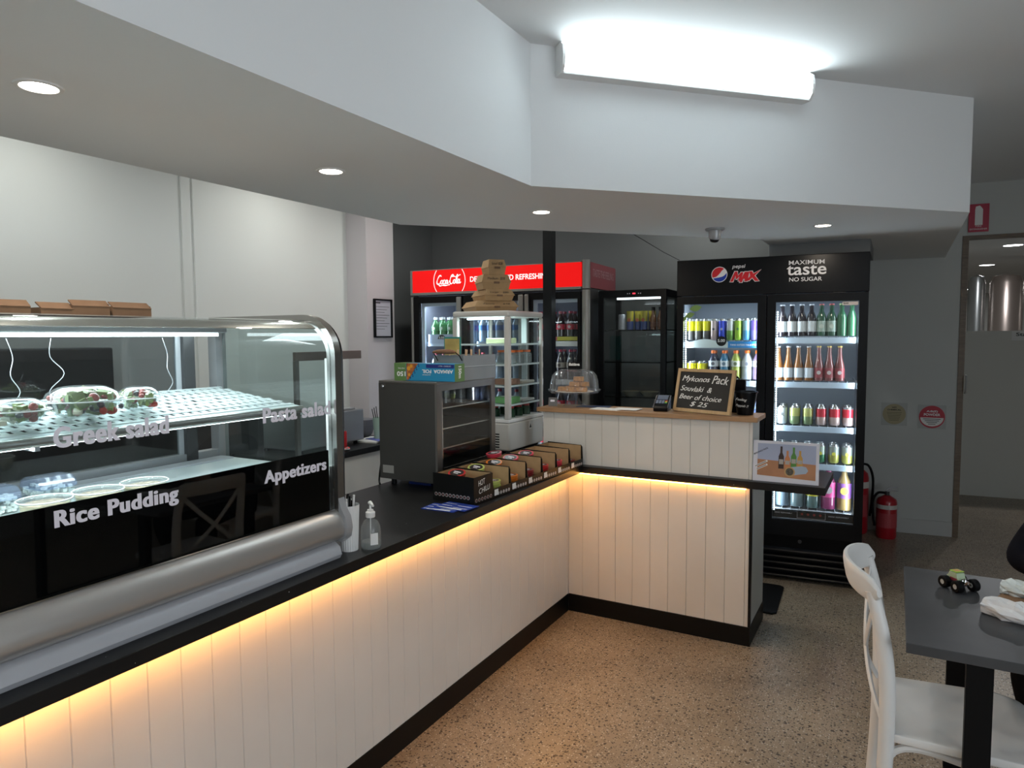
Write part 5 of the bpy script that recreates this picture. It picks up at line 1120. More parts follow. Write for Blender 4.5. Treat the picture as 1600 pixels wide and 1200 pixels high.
# ------------------------------------------------------------------ red header drinks fridge
CX, CY, CA = -3.435, 4.50, R(3.0)
CF = (CX, CY, CA)
cf = thing('drinks_fridge', 'grey double drinks fridge with glowing red header sign behind the counter', 'fridge', (CX, CY, 0), CA)
CWd, CD, CHt = 1.505, 0.655, 2.185
b_ = MB().box(0.0, 0.03, 0.05, CD, 0.03, CHt-0.02).box(CWd-0.03, CWd, 0.05, CD, 0.03, 2.0).box(0.0301, CWd-0.0301, CD-0.02, CD, 0.03, CHt-0.02).box(0.0301, CWd-0.0301, 0.05, CD-0.0201, 1.985, CHt-0.02).box(0.0301, CWd-0.0301, 0.05, CD-0.0201, 0.03, 0.36).box(0.0, CWd, 0.02, 0.0499, 0.05, 0.36)
obj('body', b_, mat('fridge charcoal', (0.03, 0.03, 0.032), 0.45), cf)
obj('liner', MB().box(0.0302, 0.036, 0.07, CD-0.03, 0.361, 1.984).box(CWd-0.036, CWd-0.0302, 0.07, CD-0.03, 0.361, 1.984).box(0.0361, CWd-0.0361, CD-0.03, CD-0.0202, 0.361, 1.984).box(0.0361, CWd-0.0361, 0.07, CD-0.031, 1.976, 1.984), mat('red fridge liner', (0.33, 0.37, 0.46), 0.5), cf)
obj('feet_plinth', MB().box(0.05, CWd-0.05, 0.08, CD-0.05, 0, 0.0295), M_blackm, cf)
M_sil = mat('grey aluminium', (0.24, 0.235, 0.22), 0.4, 0.4)
obj('side_profile', MB().box(-0.002, 0.020, 0.0, 0.0495, 0.05, 1.975), M_sil, cf, bev=0.004)
obj('side_profile', MB().cyl((CWd-0.018, 0.026, 0.05), (CWd-0.018, 0.026, 1.985), 0.030, 18), M_sil, cf, smooth=True)
obj('header_cap', MB().cyl((CWd-0.018, 0.026, 1.993), (CWd-0.018, 0.026, CHt+0.012), 0.030, 18), M_sil, cf, smooth=True)
hm = bpy.data.materials.new('backlit red sign'); hm.use_nodes = True
_n = hm.node_tree; _b = _n.nodes['Principled BSDF']; _b.inputs['Base Color'].default_value = (0.35, 0.003, 0.003, 1); _b.inputs['Roughness'].default_value = 0.5; _b.inputs['Specular IOR Level'].default_value = 0.2
_b.inputs['Emission Color'].default_value = (1.0, 0.006, 0.006, 1); _b.inputs['Emission Strength'].default_value = 0.50
ch = obj('header_sign', MB().box(0.018, CWd-0.047, 0.0, 0.049, 2.008, CHt-0.004), hm, cf)
obj('header_frame', MB().box(-0.002, CWd-0.047, -0.002, 0.0495, 1.990, 2.0078).box(-0.002, CWd-0.047, -0.002, 0.0495, CHt-0.0038, CHt+0.002).box(-0.002, 0.0178, -0.002, 0.0495, 2.0079, CHt-0.0039), M_sil, cf)
obj('header_side', MB().box(CWd-0.012, CWd+0.004, 0.057, CD-0.01, 2.002, CHt), mat('dull red panel', (0.20, 0.045, 0.055), 0.4), cf)
o = text('lettering', 'TASTE THE FEELING', mat('dull lettering', (0.35, 0.22, 0.24), 0.5), cf, (CWd+0.0045, 0.11, 2.085), w=0.48, h=0.055, face=FX)
wl = emis('lit white lettering', (1.0, 0.86, 0.84), 1.0)
# script wordmark
def script(strokes, x, z, k, r):
    mb = MB()
    for s_ in strokes:
        pts = [(x+p[0]*k, -0.0015, z+p[1]*k) for p in [tuple(v)[:2] for v in spline(s_, 5)]]
        n = len(pts); mb.tube(pts, [r*(0.55+0.75*abs(math.sin(PI*i/(n-1)*2.3))) for i in range(n)], 6, flat=1.0)
    return mb
SC = [[(1.35, 1.75), (1.15, 2.05), (0.75, 1.9), (0.30, 1.2), (0.10, 0.45), (0.35, 0.02), (0.8, 0.15), (1.15, 0.5)],   # C
      [(1.55, 0.95), (1.2, 0.7), (1.15, 0.2), (1.45, 0.05), (1.72, 0.4), (1.70, 0.85), (1.5, 0.92)],                      # o
      [(2.35, 0.85), (2.1, 0.95), (1.85, 0.5), (1.95, 0.08), (2.25, 0.12), (2.45, 0.35)],                                # c
      [(2.95, 0.85), (2.65, 0.9), (2.45, 0.45), (2.55, 0.05), (2.8, 0.25), (3.0, 0.9), (2.95, 0.2), (3.1, 0.05), (3.3, 0.35)],  # a
      [(3.35, 0.62), (3.7, 0.66)],
      [(4.75, 1.75), (4.55, 2.1), (4.15, 1.9), (3.8, 1.2), (3.7, 0.4), (3.95, 0.02), (4.35, 0.2), (4.6, 0.55)],           # C
      [(4.95, 1.0), (4.65, 0.75), (4.6, 0.2), (4.85, 0.08), (5.1, 0.4), (5.1, 0.9), (4.92, 0.95)],                         # o
      [(5.2, 0.4), (5.6, 1.3), (5.8, 2.0), (5.6, 2.05), (5.4, 1.2), (5.38, 0.35), (5.55, 0.08), (5.75, 0.4)],              # l
      [(6.2, 0.95), (5.9, 1.0), (5.72, 0.5), (5.85, 0.08), (6.1, 0.3), (6.28, 1.0), (6.2, 0.25), (6.38, 0.08), (6.6, 0.4)],    # a
      [(0.55, 0.25), (0.9, -0.35), (1.7, -0.25), (2.6, -0.30), (3.6, -0.15)],                                             # tail
      [(4.2, 1.65), (4.7, 1.75), (5.2, 1.6), (5.8, 1.75), (6.5, 2.05)]]
obj('script_lettering', script(SC, 0.246, 2.068, 0.0335, 0.0038), wl, ch, smooth=True)
rg = MB()
for s0 in (1, -1):
    rg.tube([(0.363+s0*0.143*math.cos(a), -0.0012, 2.094+0.143*math.sin(a)) for a in [R(-36+72*q/16) for q in range(17)]], 0.0022, 5)
obj('ring_outline', rg, wl, ch)
text('lettering', 'DELICIOUS AND REFRESHING', wl, ch, (0.550, -0.0008, 2.076), w=0.672, h=0.041, bold=0.018)
# doors
for k, (u0, u1, g0, g1) in enumerate(((0.022, 0.470, 0.070, 0.430), (0.484, 1.004, 0.520, 0.965), (1.018, CWd-0.052, 1.064, CWd-0.075))):
    m_ = MB().box(u0, g0, 0.003, 0.045, 0.37, 1.975).box(g1, u1, 0.003, 0.045, 0.37, 1.975).box(g0, g1, 0.003, 0.045, 1.925, 1.975).box(g0, g1, 0.003, 0.045, 0.37, 0.43)
    dd = obj('door', m_, M_blackm, cf)
    obj('glass_pane', MB().box(g0, g1, 0.014, 0.019, 0.43, 1.925), M_glass, dd)
    obj('door_handle', MB().box(u1-0.040 if k < 2 else u0-0.002, u1+0.002 if k < 2 else u0+0.030, -0.016, 0.0028, 0.38, 1.965), M_sil, dd, bev=0.006)
    obj('inner_frame', MB().box(g0+0.001, g0+0.028, 0.047, 0.065, 0.43, 1.925).box(g0+0.028, g1, 0.047, 0.065, 1.90, 1.925), mat('pale frame', (0.50, 0.56, 0.66), 0.45), cf)
    area('door_lamp', (g0+0.035, 0.09, 1.2), (0, 0, 0), 1.3, 0.03, 2.4 if k == 0 else 1.2, (0.80, 0.88, 1.0), cf).rotation_euler = (0, R(-90), R(15))
    if k == 0: area('top_lamp', (0.26, 0.12, 1.965), (0, 0, 0), 0.36, 0.06, 1.4, (0.82, 0.9, 1.0), cf)
    for z in (1.615, 1.33, 1.045, 0.76, 0.48):
        s_ = MB().box(g0+0.0, g1-0.0, 0.10, 0.60, z-0.008, z)
        sh_ = obj('shelf', s_, mat('wire grey', (0.45, 0.50, 0.56), 0.4), cf)
        obj('price_rail', MB().box(g0+0.0, g1-0.0, 0.086, 0.0995, z-0.036, z+0.002), M_rail if k < 2 else M_paper, sh_)
obj('price_strip', MB().box(1.07, 1.24, 0.083, 0.0855, 1.622, 1.650), mat('strip red', (0.38, 0.03, 0.05), 0.5), cf)
obj('price_strip', MB().box(1.24, 1.42, 0.083, 0.0855, 1.622, 1.650), mat('strip yellow', (0.50, 0.46, 0.03), 0.5), cf)
mb = MB(); flat(mb, [(0.036*math.cos(PI*q/12), 0.036*math.sin(PI*q/12)) for q in range(13)], Matrix.Translation((0.235, 0.082, 1.636)) @ FR, 0.001); pd = obj('price_disc', mb, M_black, cf)
text('lettering', '5.50', M_lettw, pd, (0.210, 0.0805, 1.640), w=0.050, h=0.018, bold=0.02)
obj('price_ticket', MB().box(0.11, 0.43, 0.083, 0.0855, 1.60, 1.675), mat('ticket blue', (0.40, 0.50, 0.66), 0.4), cf)
S_green = ('pet', (0.03, 0.16, 0.05), (0.62, 0.66, 0.68), (0.05, 0.22, 0.08), (0.50, 0.60, 0.52))
S_blue = ('pet', (0.35, 0.48, 0.62), (0.70, 0.74, 0.78), (0.05, 0.18, 0.50), None)
S_clear = ('pet', (0.45, 0.52, 0.62), (0.40, 0.05, 0.07), (0.42, 0.48, 0.56), (0.12, 0.16, 0.24))
S_cola = ('cola', (0.02, 0.012, 0.014), (0.35, 0.02, 0.06), (0.45, 0.015, 0.04), (0.55, 0.40, 0.42))
S_cola2 = ('cola', (0.02, 0.015, 0.02), (0.35, 0.02, 0.06), (0.32, 0.28, 0.24), (0.08, 0.05, 0.05))
for i in range(12):
    s_, c = (S_green, 'green soft drink bottle') if i < 4 else (S_blue, 'water bottle with blue label')
    for r_ in range(2): stock(CF, 0.145+0.073*i, 0.14+0.085*r_, 1.6155, s_, c+' on the top left shelf of the red header fridge', c+'s top left shelf')
for zi, z in enumerate((1.3305, 1.0455, 0.7605)):
    for i in range(12):
        stock(CF, 0.145+0.073*i, 0.14, z, S_clear, 'clear bottle with red cap on the %s left shelf of the red header fridge' % ('second', 'third', 'fourth')[zi], 'red capped bottles %s left shelf' % ('second', 'third', 'fourth')[zi])
for zi, z in enumerate((1.6155, 1.3305, 1.0455, 0.7605)):
    s_ = S_cola if zi != 1 else S_cola2
    for i in range(5):
        for r_ in range(2 if zi < 2 else 1): stock(CF, 1.085+0.081*i, 0.135+0.085*r_, z, s_, 'cola bottle with %s label on the %s right shelf of the red header fridge' % ('red' if zi != 1 else 'grey-brown', ('top', 'second', 'third', 'fourth')[zi]), 'cola bottles %s right shelf' % ('top', 'second', 'third', 'fourth')[zi])

# ------------------------------------------------------------------ black display cabinet between the fridges
DX, DY, DA = -1.895, 4.70, R(2.0)
dc = thing('display_cabinet', 'narrow black display cabinet with glass shelves between the two big fridges', 'display cabinet', (DX, DY, 0), DA)
DW, DD, DH = 0.495, 0.42, 1.978
c_ = MB()
c_.box(0, DW, 0.0, DD, 1.925, DH).box(0, DW, 0.0, DD, 0.0, 0.80)
for x in (0, DW-0.038):
    for y in (0.0, DD-0.03): c_.box(x, x+0.038, y, y+0.03, 0.8, 1.925)
obj('frame', c_, M_black, dc)
for nm, a in (('front_glass', (0.038, DW-0.038, 0.008, 0.013)), ('back_glass', (0.038, DW-0.038, DD-0.013, DD-0.008))):
    obj(nm, MB().box(a[0], a[1], a[2], a[3], 0.8005, 1.9245), M_glass, dc)
for x in (0.008, DW-0.013): obj('side_glass', MB().box(x, x+0.005, 0.031, DD-0.031, 0.8005, 1.9245), glass('cabinet side glass', (0.80, 0.84, 0.85)), dc)
area('cabinet_lamp', (0.27, 0.12, 1.905), (0, 0, 0), 0.28, 0.05, 0.5, (0.85, 0.95, 1.0), dc)
for z in (1.697, 1.467, 1.215, 1.0): obj('glass_shelf', MB().box(0.016, DW-0.016, 0.034, DD-0.034, z-0.009, z), glass('smoked glass', (0.35, 0.38, 0.38)), dc)
obj('lamp_strip', MB().box(0.13, DW-0.04, 0.03, 0.045, 1.912, 1.9245), emis('cabinet lamp', (0.85, 0.95, 1.0), 2.2), dc)
mb = MB(); mb.box(0.255, 0.275, -0.0015, 0, 1.948, 1.956); obj('red_display', mb, emis('red readout', (1, 0.03, 0.05), 2.5), dc)
mb = MB()
for x in (0.215, 0.23, 0.295, 0.31): mb.box(x, x+0.006, -0.0012, 0, 1.949, 1.955)
obj('button', mb, M_lettg, dc)
def in_dc(u, v, z): c, s = math.cos(DA), math.sin(DA); return (DX+c*u-s*v, DY+s*u+c*v, z)
for i in range(4):
    t = thing('food_tin', 'yellow and blue tin on the top glass shelf of the black display cabinet', 'tin', in_dc(0.20+0.052*i, 0.12+0.03*(i % 2), 1.6975), DA, 'yellow tins in the black display cabinet')
    obj('tin', MB().lathe([(0.025, 0), (0.025, 0.06)], 16, mi=0).lathe([(0.0252, 0.0601), (0.0252, 0.128)], 16, mi=1), [mat('tin blue', (0.03, 0.05, 0.16), 0.4), mat('tin yellow', (0.26, 0.22, 0.02), 0.4)], t, smooth=True)
    obj('emblem', (lambda m: (flat(m, disc(0.013, 14), Matrix.Translation((0, -0.0256, 0.07)) @ FR, 0.0006), m)[1])(MB()), mat('tin orange', (0.30, 0.08, 0.03), 0.4), t)
    obj('lid', MB().lathe([(0.0262, 0.1285), (0.0262, 0.134), (0.0001, 0.134)], 16), mat('tin yellow', (0.26, 0.22, 0.02), 0.4), t, smooth=True)
tag(obj('white_tub', MB().lathe([(0.0001, 0), (0.026, 0), (0.026, 0.105), (0.02, 0.112), (0.0001, 0.112)], 16), mat('tub grey', (0.25, 0.26, 0.28), 0.4), smooth=True), 'grey-white tub left of the yellow tins in the black display cabinet', 'tub').location = in_dc(0.145, 0.10, 1.6975)
for i in range(2):
    t = thing('syrup_bottle', 'amber bottle with black cap right of the yellow tins in the black display cabinet', 'bottle', in_dc(0.385+0.052*i-0.01, 0.11, 1.6975), DA, 'amber bottles in the black display cabinet')
    obj('bottle', MB().lathe([(0.0001, 0), (0.022, 0), (0.023, 0.08), (0.012, 0.115), (0.011, 0.135)], 16), bottle_mat((0.10, 0.04, 0.015)), t, smooth=True)
    obj('cap', MB().lathe([(0.014, 0.1352), (0.014, 0.16), (0.0001, 0.16)], 12), M_black, t, smooth=True)
    obj('label', MB().lathe([(0.0235, 0.02), (0.0235, 0.055)], 16, cap=False), mat('brown label', (0.12, 0.05, 0.03), 0.5), t, smooth=True)
for i in range(2):
    tag(obj('serving_bowl', MB().lathe([(0.0001, 0), (0.04, 0), (0.07, 0.032), (0.066, 0.032), (0.037, 0.004), (0.0001, 0.004)], 24), mat('stoneware', (0.22, 0.22, 0.18), 0.5), smooth=True), ['left of two shallow beige bowls low in the black display cabinet', 'right of two shallow beige bowls low in the black display cabinet'][i], 'bowl').location = in_dc(0.20+0.14*i, 0.15, 1.2155)

# ------------------------------------------------------------------ right wall: signs and extinguishers
WA = math.atan2(0.13, 1.31)
def on_wall(x): return 6.443+(x+0.87)*0.13/1.31
t = thing('fire_sign', 'round gold sign on the grey wall, left of the red one', 'sign', (0.002, on_wall(0.002)-0.001, 0.990), WA)
mb = MB(); flat(mb, [(-0.095, -0.095), (0.095, -0.095), (0.095, 0.095), (-0.095, 0.095)], FR, 0.002); obj('backing', mb, mat('clear backing', (0.36, 0.37, 0.36), 0.3), t)
mb = MB(); flat(mb, disc(0.085, 36), Matrix.Translation((0, -0.0021, 0)) @ FR, 0.002); obj('disc', mb, mat('dull gold', (0.30, 0.26, 0.15), 0.5), t)
text('lettering', 'WET', M_ink, t, (-0.018, -0.0042, 0.050), w=0.036, h=0.012, bold=0.03)
text('lettering', 'CHEMICAL', M_ink, t, (-0.050, -0.0042, 0.030), w=0.10, h=0.013, bold=0.03)
mb = MB()
for k in range(6): mb.box(-0.055+0.004*k, 0.055-0.004*k, -0.0046, -0.0042, 0.012-0.013*k, 0.016-0.013*k)
obj('print', mb, mat('olive print', (0.12, 0.11, 0.06), 0.6), t)
t = thing('fire_sign', 'round red and white powder extinguisher sign on the grey wall', 'sign', (0.272, on_wall(0.272)-0.001, 0.977), WA)
mb = MB(); flat(mb, [(-0.10, -0.098), (0.10, -0.098), (0.10, 0.098), (-0.10, 0.098)], FR, 0.002); obj('backing', mb, mat('clear backing', (0.36, 0.37, 0.36), 0.3), t)
mb = MB(); flat(mb, disc(0.092, 36), Matrix.Translation((0, -0.0021, 0)) @ FR, 0.002); obj('disc', mb, mat('sign red', (0.42, 0.008, 0.03), 0.5), t)
mb = MB(); flat(mb, [(0.082*math.cos(PI+PI*k/18), 0.078*math.sin(PI+PI*k/18)*0.92-0.006) for k in range(19)], Matrix.Translation((0, -0.0042, 0)) @ FR, 0.001); obj('white_panel', mb, M_paper, t)
text('lettering', 'A:B(E)', M_lettw, t, (-0.040, -0.0045, 0.034), w=0.080, h=0.020, bold=0.03)
text('lettering', 'POWDER', M_lettw, t, (-0.058, -0.0045, 0.008), w=0.116, h=0.021, bold=0.03)
mb = MB()
for k in range(4): mb.box(-0.062+0.012*k, 0.062-0.012*k, -0.0058, -0.0052, -0.020-0.014*k, -0.015-0.014*k)
obj('print', mb, M_ink, t)
LA = math.atan2(0.297, 3.06)
t = thing('extinguisher_sign', 'square red extinguisher location sign above the passage opening', 'sign', (0.54, 6.5745, 2.558), LA)
mb = MB(); mb.box(-0.068, 0.068, -0.004, 0, -0.108, 0.108); obj('panel', mb, mat('location red', (0.38, 0.006, 0.04), 0.4), t)
mb = MB(); flat(mb, [(-0.026, -0.06), (0.026, -0.06), (0.026, 0.06), (0.015, 0.078), (0.004, 0.09), (-0.022, 0.084), (-0.026, 0.06)], Matrix.Translation((0, -0.0042, 0.005)) @ FR, 0.001); obj('symbol', mb, M_paper, t)
text('lettering', 'FIRE', M_lettw, t, (-0.020, -0.0045, -0.070), w=0.04, h=0.012)
text('lettering', 'EXTINGUISHER', M_lettw, t, (-0.058, -0.0045, -0.092), w=0.116, h=0.012)
def extinguisher(label, x, y, z, h, r, rz):
    t = thing('fire_extinguisher', label, 'fire extinguisher', (x, y, z), rz)
    b = obj('cylinder', MB().lathe([(0.0001, 0), (r*0.9, 0), (r, 0.015), (r, h*0.70), (r*0.9, h*0.76), (r*0.45, h*0.81), (r*0.3, h*0.83)], 28), mat('extinguisher red', (0.36, 0.008, 0.018), 0.3, coat=0.3), t, smooth=True)
    obj('band', MB().lathe([(r+0.0008, h*0.58), (r+0.0008, h*0.66)], 28, cap=False), M_offw, t)
    obj('label', MB().lathe([(r+0.0008, h*0.22), (r+0.0008, h*0.5)], 28, cap=False), mat('ext label', (0.40, 0.05, 0.06), 0.5), t)
    obj('valve', MB().cyl((0, 0, h*0.83), (0, 0, h*0.90), 0.018, 14), M_dark, t, smooth=True)
    obj('handle', MB().tube([(0.0, 0, h*0.90), (-0.03, 0, h*0.93), (-0.08, 0, h*0.92)], 0.008, 8).tube([(0.01, 0, h*0.91), (-0.02, 0, h*0.975), (-0.075, 0, h*0.99)], 0.007, 8), M_silver, t, smooth=True)
    obj('hose', MB().tube(spline([(0.012, 0, h*0.87), (r*0.9, -0.01, h*0.86), (r*1.35, -0.01, h*0.70), (r*1.3, -0.01, h*0.40), (r*1.15, 0, h*0.22)], 6), 0.010, 8), M_blackm, t, smooth=True)
    return t
extinguisher('small red extinguisher with white band standing on the floor by the grey wall', -0.030, 6.31, 0.0, 0.42, 0.075, PI+0.3)
e2 = extinguisher('taller red extinguisher half hidden by the side of the black double fridge', -0.245, 6.38, 0.0, 0.66, 0.080, 0.1)

# passage: notice, pull handle, stainless tanks beyond the half wall
HWA = math.atan2(0.40, 4.5)
def hw(x): return 8.22+(x+1.0)*0.4/4.5
t = thing('staff_notice', 'white paper Staff Only notice at the top of the passage half wall', 'sign', (1.10, hw(1.10)-0.001, 1.635), HWA)
obj('sheet', MB().box(-0.10, 0.30, -0.002, 0, -0.05, 0.045), M_paper, t)
text('lettering', 'Staff Only', M_ink, t, (-0.065, -0.0023, -0.018), w=0.28, h=0.045, bold=0.02)
t = thing('pull_handle', 'small steel pull handle on the timber door frame', 'handle', (0.492, 6.560, 1.18), WA)
obj('bar', MB().tube([(0, 0, 0), (0, -0.03, 0), (0, -0.03, 0.14), (0, 0, 0.14)], 0.007, 8), M_steel, t, smooth=True)
for k, (x, y, r, c, l) in enumerate([(1.12, 10.0, 0.17, (0.50, 0.42, 0.38), 'tall copper-tinted tank behind the half wall'), (0.83, 10.0, 0.09, (0.42, 0.44, 0.44), 'slim steel tank left of the copper-tinted one behind the half wall'), (1.45, 10.0, 0.12, (0.38, 0.38, 0.36), 'steel tank right of the copper-tinted one behind the half wall')]):
    t = thing('steel_tank', l, 'tank', (x, y, 0))
    obj('body', MB().lathe([(r, 0), (r, 2.25), (r*0.8, 2.33), (0.0001, 2.36)], 32), mat('tank%d' % k, c, 0.3, 0.8), t, smooth=True)
    obj('hoop', MB().lathe([(r+0.003, 1.0), (r+0.003, 1.03)], 32, cap=False), M_steel2, t)

# ------------------------------------------------------------------ table, chair and what is on the table
tb = thing('dining_table', 'dark grey table with black steel leg frame at the right edge', 'table', (0.75, 2.655, 0))
M_tab = mat('slate laminate', (0.045, 0.048, 0.053), 0.38, noise=0.25, nscale=5)
obj('tabletop', MB().box(-0.70, 0.75, -0.385, 0.385, 0.72, 0.75), M_tab, tb, bev=0.0015)
for x in (-0.55, 0.55):
    for y, nm in ((-0.375, 'leg'), (0.335, 'leg')):
        obj('leg', MB().box(x, x+0.065, y, y+0.035, 0.012, 0.7195), M_blackm, tb)
    obj('foot_bar', MB().box(x, x+0.065, -0.375, 0.37, 0, 0.0119), M_blackm, tb)
    obj('top_bar', MB().box(x+0.001, x+0.064, -0.3395, 0.3345, 0.69, 0.7195), M_blackm, tb)

M_ch = mat('white resin chair', (0.66, 0.66, 0.65), 0.42, noise=0.03, nscale=5)
def chair(label, loc, rz, first=None):
    if first: return dup(first, loc, rz, label)
    t = thing('cross_back_chair', label, 'chair', loc, rz)
    # seat: dished rounded panel
    n = 18; vs = []; fs = []
    def sp(u, v):
        hwid = 0.215-0.02*(0.5-u)
        x = -0.215+0.43*u; y = (v-0.5)*2*hwid
        # round the corners
        e = 0.04
        z = 0.435-0.014*math.sin(PI*min(1, max(0, u)))*math.sin(PI*v)+0.006*math.sin(PI*v)*(u**3)
        if u > 0.9: z -= 0.012*((u-0.9)/0.1)**2
        return x, y, z
    for i in range(n+1):
        for j in range(n+1):
            u, v = i/n, j/n
            x, y, z = sp(u, v)
            k = max(0, abs(v-0.5)*2-0.8)/0.2
            tt = u*u*(3-2*u); x += k*k*(0.02*(1-tt)-0.05*tt)
            vs.append((x, y, z))
    for i in range(n):
        for j in range(n): fs.append((i*(n+1)+j, (i+1)*(n+1)+j, (i+1)*(n+1)+j+1, i*(n+1)+j+1))
    s_ = obj('seat', MB().add(vs, fs), M_ch, t, smooth=True)
    m_ = s_.modifiers.new('thick', 'SOLIDIFY'); m_.thickness = 0.026; m_.offset = -1
    b_ = s_.modifiers.new('bevel', 'BEVEL'); b_.width = 0.006; b_.segments = 2; b_.limit_method = 'ANGLE'
    for sy in (-1, 1):
        obj('back_stile', MB().tube(spline([(-0.232, sy*0.188, 0.0), (-0.218, sy*0.19, 0.22), (-0.212, sy*0.195, 0.43), (-0.215, sy*0.198, 0.60), (-0.232, sy*0.196, 0.74), (-0.262, sy*0.185, 0.865)], 5), [0.019+0.004*math.sin(PI*q/25) for q in range(26)], 12, upv=(0, 1, 0)), M_ch, t, smooth=True)
        obj('leg', MB().tube([(0.135, sy*0.155, 0.400), (0.165, sy*0.168, 0.20), (0.195, sy*0.180, 0.0)], [0.022, 0.020, 0.015], 12), M_ch, t, smooth=True)
        obj('side_stretcher', MB().tube(spline([(-0.222, sy*0.19, 0.30), (-0.19, sy*0.19, 0.375), (-0.12, sy*0.185, 0.395), (0.0, sy*0.18, 0.375), (0.10, sy*0.17, 0.355), (0.172, sy*0.168, 0.34)], 4), 0.012, 8), M_ch, t, smooth=True)
    # cross bars bowing backwards
    for sy in (-1, 1):
        pts = [(-0.253, -sy*0.180, 0.83), (-0.262, -sy*0.10, 0.73), (-0.266, sy*0.0, 0.62), (-0.252, sy*0.09, 0.53), (-0.222, sy*0.165, 0.445)]
        obj('cross_bar', MB().tube(spline(pts, 6), 0.013, 8, flat=0.55, upv=(1, 0, 0)), M_ch, t, smooth=True)
    # top rail: a curved broad band
    mr = MB(); vs = []; fs = []; N = 26; sec = 14
    for i in range(N+1):
        s = -1+2*i/N
        y = 0.212*s; x = -0.325+0.082*abs(s)**2.2
        zc = 0.868+0.012*(1-s*s); hh = 0.046*(1-0.30*abs(s)**6)*(1 if abs(s) < 0.93 else max(0.30, math.sqrt(max(0, 1-((abs(s)-0.93)/0.075)**2)))); th = 0.013*(1 if abs(s) < 0.95 else 0.75)
        nx = 1; ny = -(0.085*2.2*abs(s)**1.2*(1 if s > 0 else -1))/0.225
        L = math.hypot(nx, ny); nx /= L; ny /= L
        for k in range(sec):
            a = 2*PI*k/sec; cz = math.copysign(abs(math.sin(a))**0.7, math.sin(a)); cn = math.copysign(abs(math.cos(a))**0.7, math.cos(a))
            lean = -0.18*cz*hh
            vs.append((x+nx*cn*th+lean, y+ny*cn*th, zc+cz*hh))
    for i in range(N):
        for k in range(sec): k2 = (k+1) % sec; fs.append((i*sec+k, i*sec+k2, (i+1)*sec+k2, (i+1)*sec+k))
    fs.append(tuple(range(sec))); fs.append(tuple(N*sec+k for k in range(sec)))
    obj('top_rail', mr.add(vs, fs), M_ch, t, smooth=True)
    obj('front_rail', MB().tube([(0.137, -0.152, 0.385), (0.137, 0.152, 0.385)], 0.012, 8), M_ch, t, smooth=True)
    return t
ch1 = chair('white cross-back resin chair pushed in at the left end of the grey table', (0.205, 2.545, 0), R(4))
ch2 = chair('white cross-back resin chair under the seated person', (0.745, 3.30, 0), R(-90), ch1)

# toy truck
tk = thing('toy_truck', 'small green and black toy monster truck near the far left corner of the table', 'toy', (0.218, 2.850, 0.75), R(-50))
obj('chassis', MB().box(-0.030, 0.030, -0.008, 0.008, 0.023, 0.031), M_dark, tk)
obj('axle', MB().cyl((-0.027, -0.024, 0.021), (-0.027, 0.024, 0.021), 0.003, 8).cyl((0.027, -0.024, 0.021), (0.027, 0.024, 0.021), 0.003, 8), M_dark, tk)
obj('engine', MB().box(0.014, 0.034, -0.009, 0.009, 0.0262, 0.036).cyl((0.02, -0.006, 0.036), (0.02, -0.006, 0.043), 0.003, 8).cyl((0.02, 0.006, 0.036), (0.02, 0.006, 0.043), 0.003, 8).cyl((0.034, -0.008, 0.027), (0.036, -0.008, 0.027), 0.005, 10).cyl((0.034, 0.008, 0.027), (0.036, 0.008, 0.027), 0.005, 10), M_chrome, tk)
bd = [(-0.036, 0.0315), (0.012, 0.0315), (0.014, 0.040), (0.010, 0.042), (0.004, 0.058), (-0.026, 0.060), (-0.032, 0.045), (-0.038, 0.043)]
obj('body', MB().extr(bd, -0.017, 0.017, 'y'), mat('truck green', (0.42, 0.52, 0.36), 0.3), tk, bev=0.002)
obj('roof', MB().box(-0.026, 0.004, -0.0168, 0.0168, 0.0605, 0.0635), mat('truck lime', (0.35, 0.55, 0.05), 0.3), tk, bev=0.001)
obj('roof_decal', MB().box(-0.021, -0.001, -0.011, 0.011, 0.0636, 0.0640), mat('truck orange', (0.65, 0.30, 0.03), 0.35), tk)
obj('flame_decal', MB().box(-0.022, 0.008, -0.0176, -0.0171, 0.030, 0.040).box(-0.022, 0.008, 0.0171, 0.0176, 0.030, 0.040), mat('truck maroon', (0.25, 0.03, 0.05), 0.35), tk)
for x in (-0.024, 0.024):
    for y in (-0.031, 0.031):
        w = MB(); w.M = Matrix.Translation((x*1.15, y*1.05, 0.021)) @ Matrix.Rotation(PI/2, 4, 'X')
        w.lathe([(0.009, -0.012), (0.018, -0.012), (0.021, -0.009), (0.021, 0.009), (0.018, 0.012), (0.009, 0.012)], 20, cap=False)
        wo = obj('wheel', w, M_blackm, tk, smooth=True)
        h = MB(); h.M = Matrix.Translation((x*1.15, y*1.05, 0.021)) @ Matrix.Rotation(PI/2, 4, 'X'); h.lathe([(0.0001, -0.0105), (0.0092, -0.0105), (0.0092, 0.0105), (0.0001, 0.0105)], 14); obj('hub', h, M_offw, wo, smooth=True)

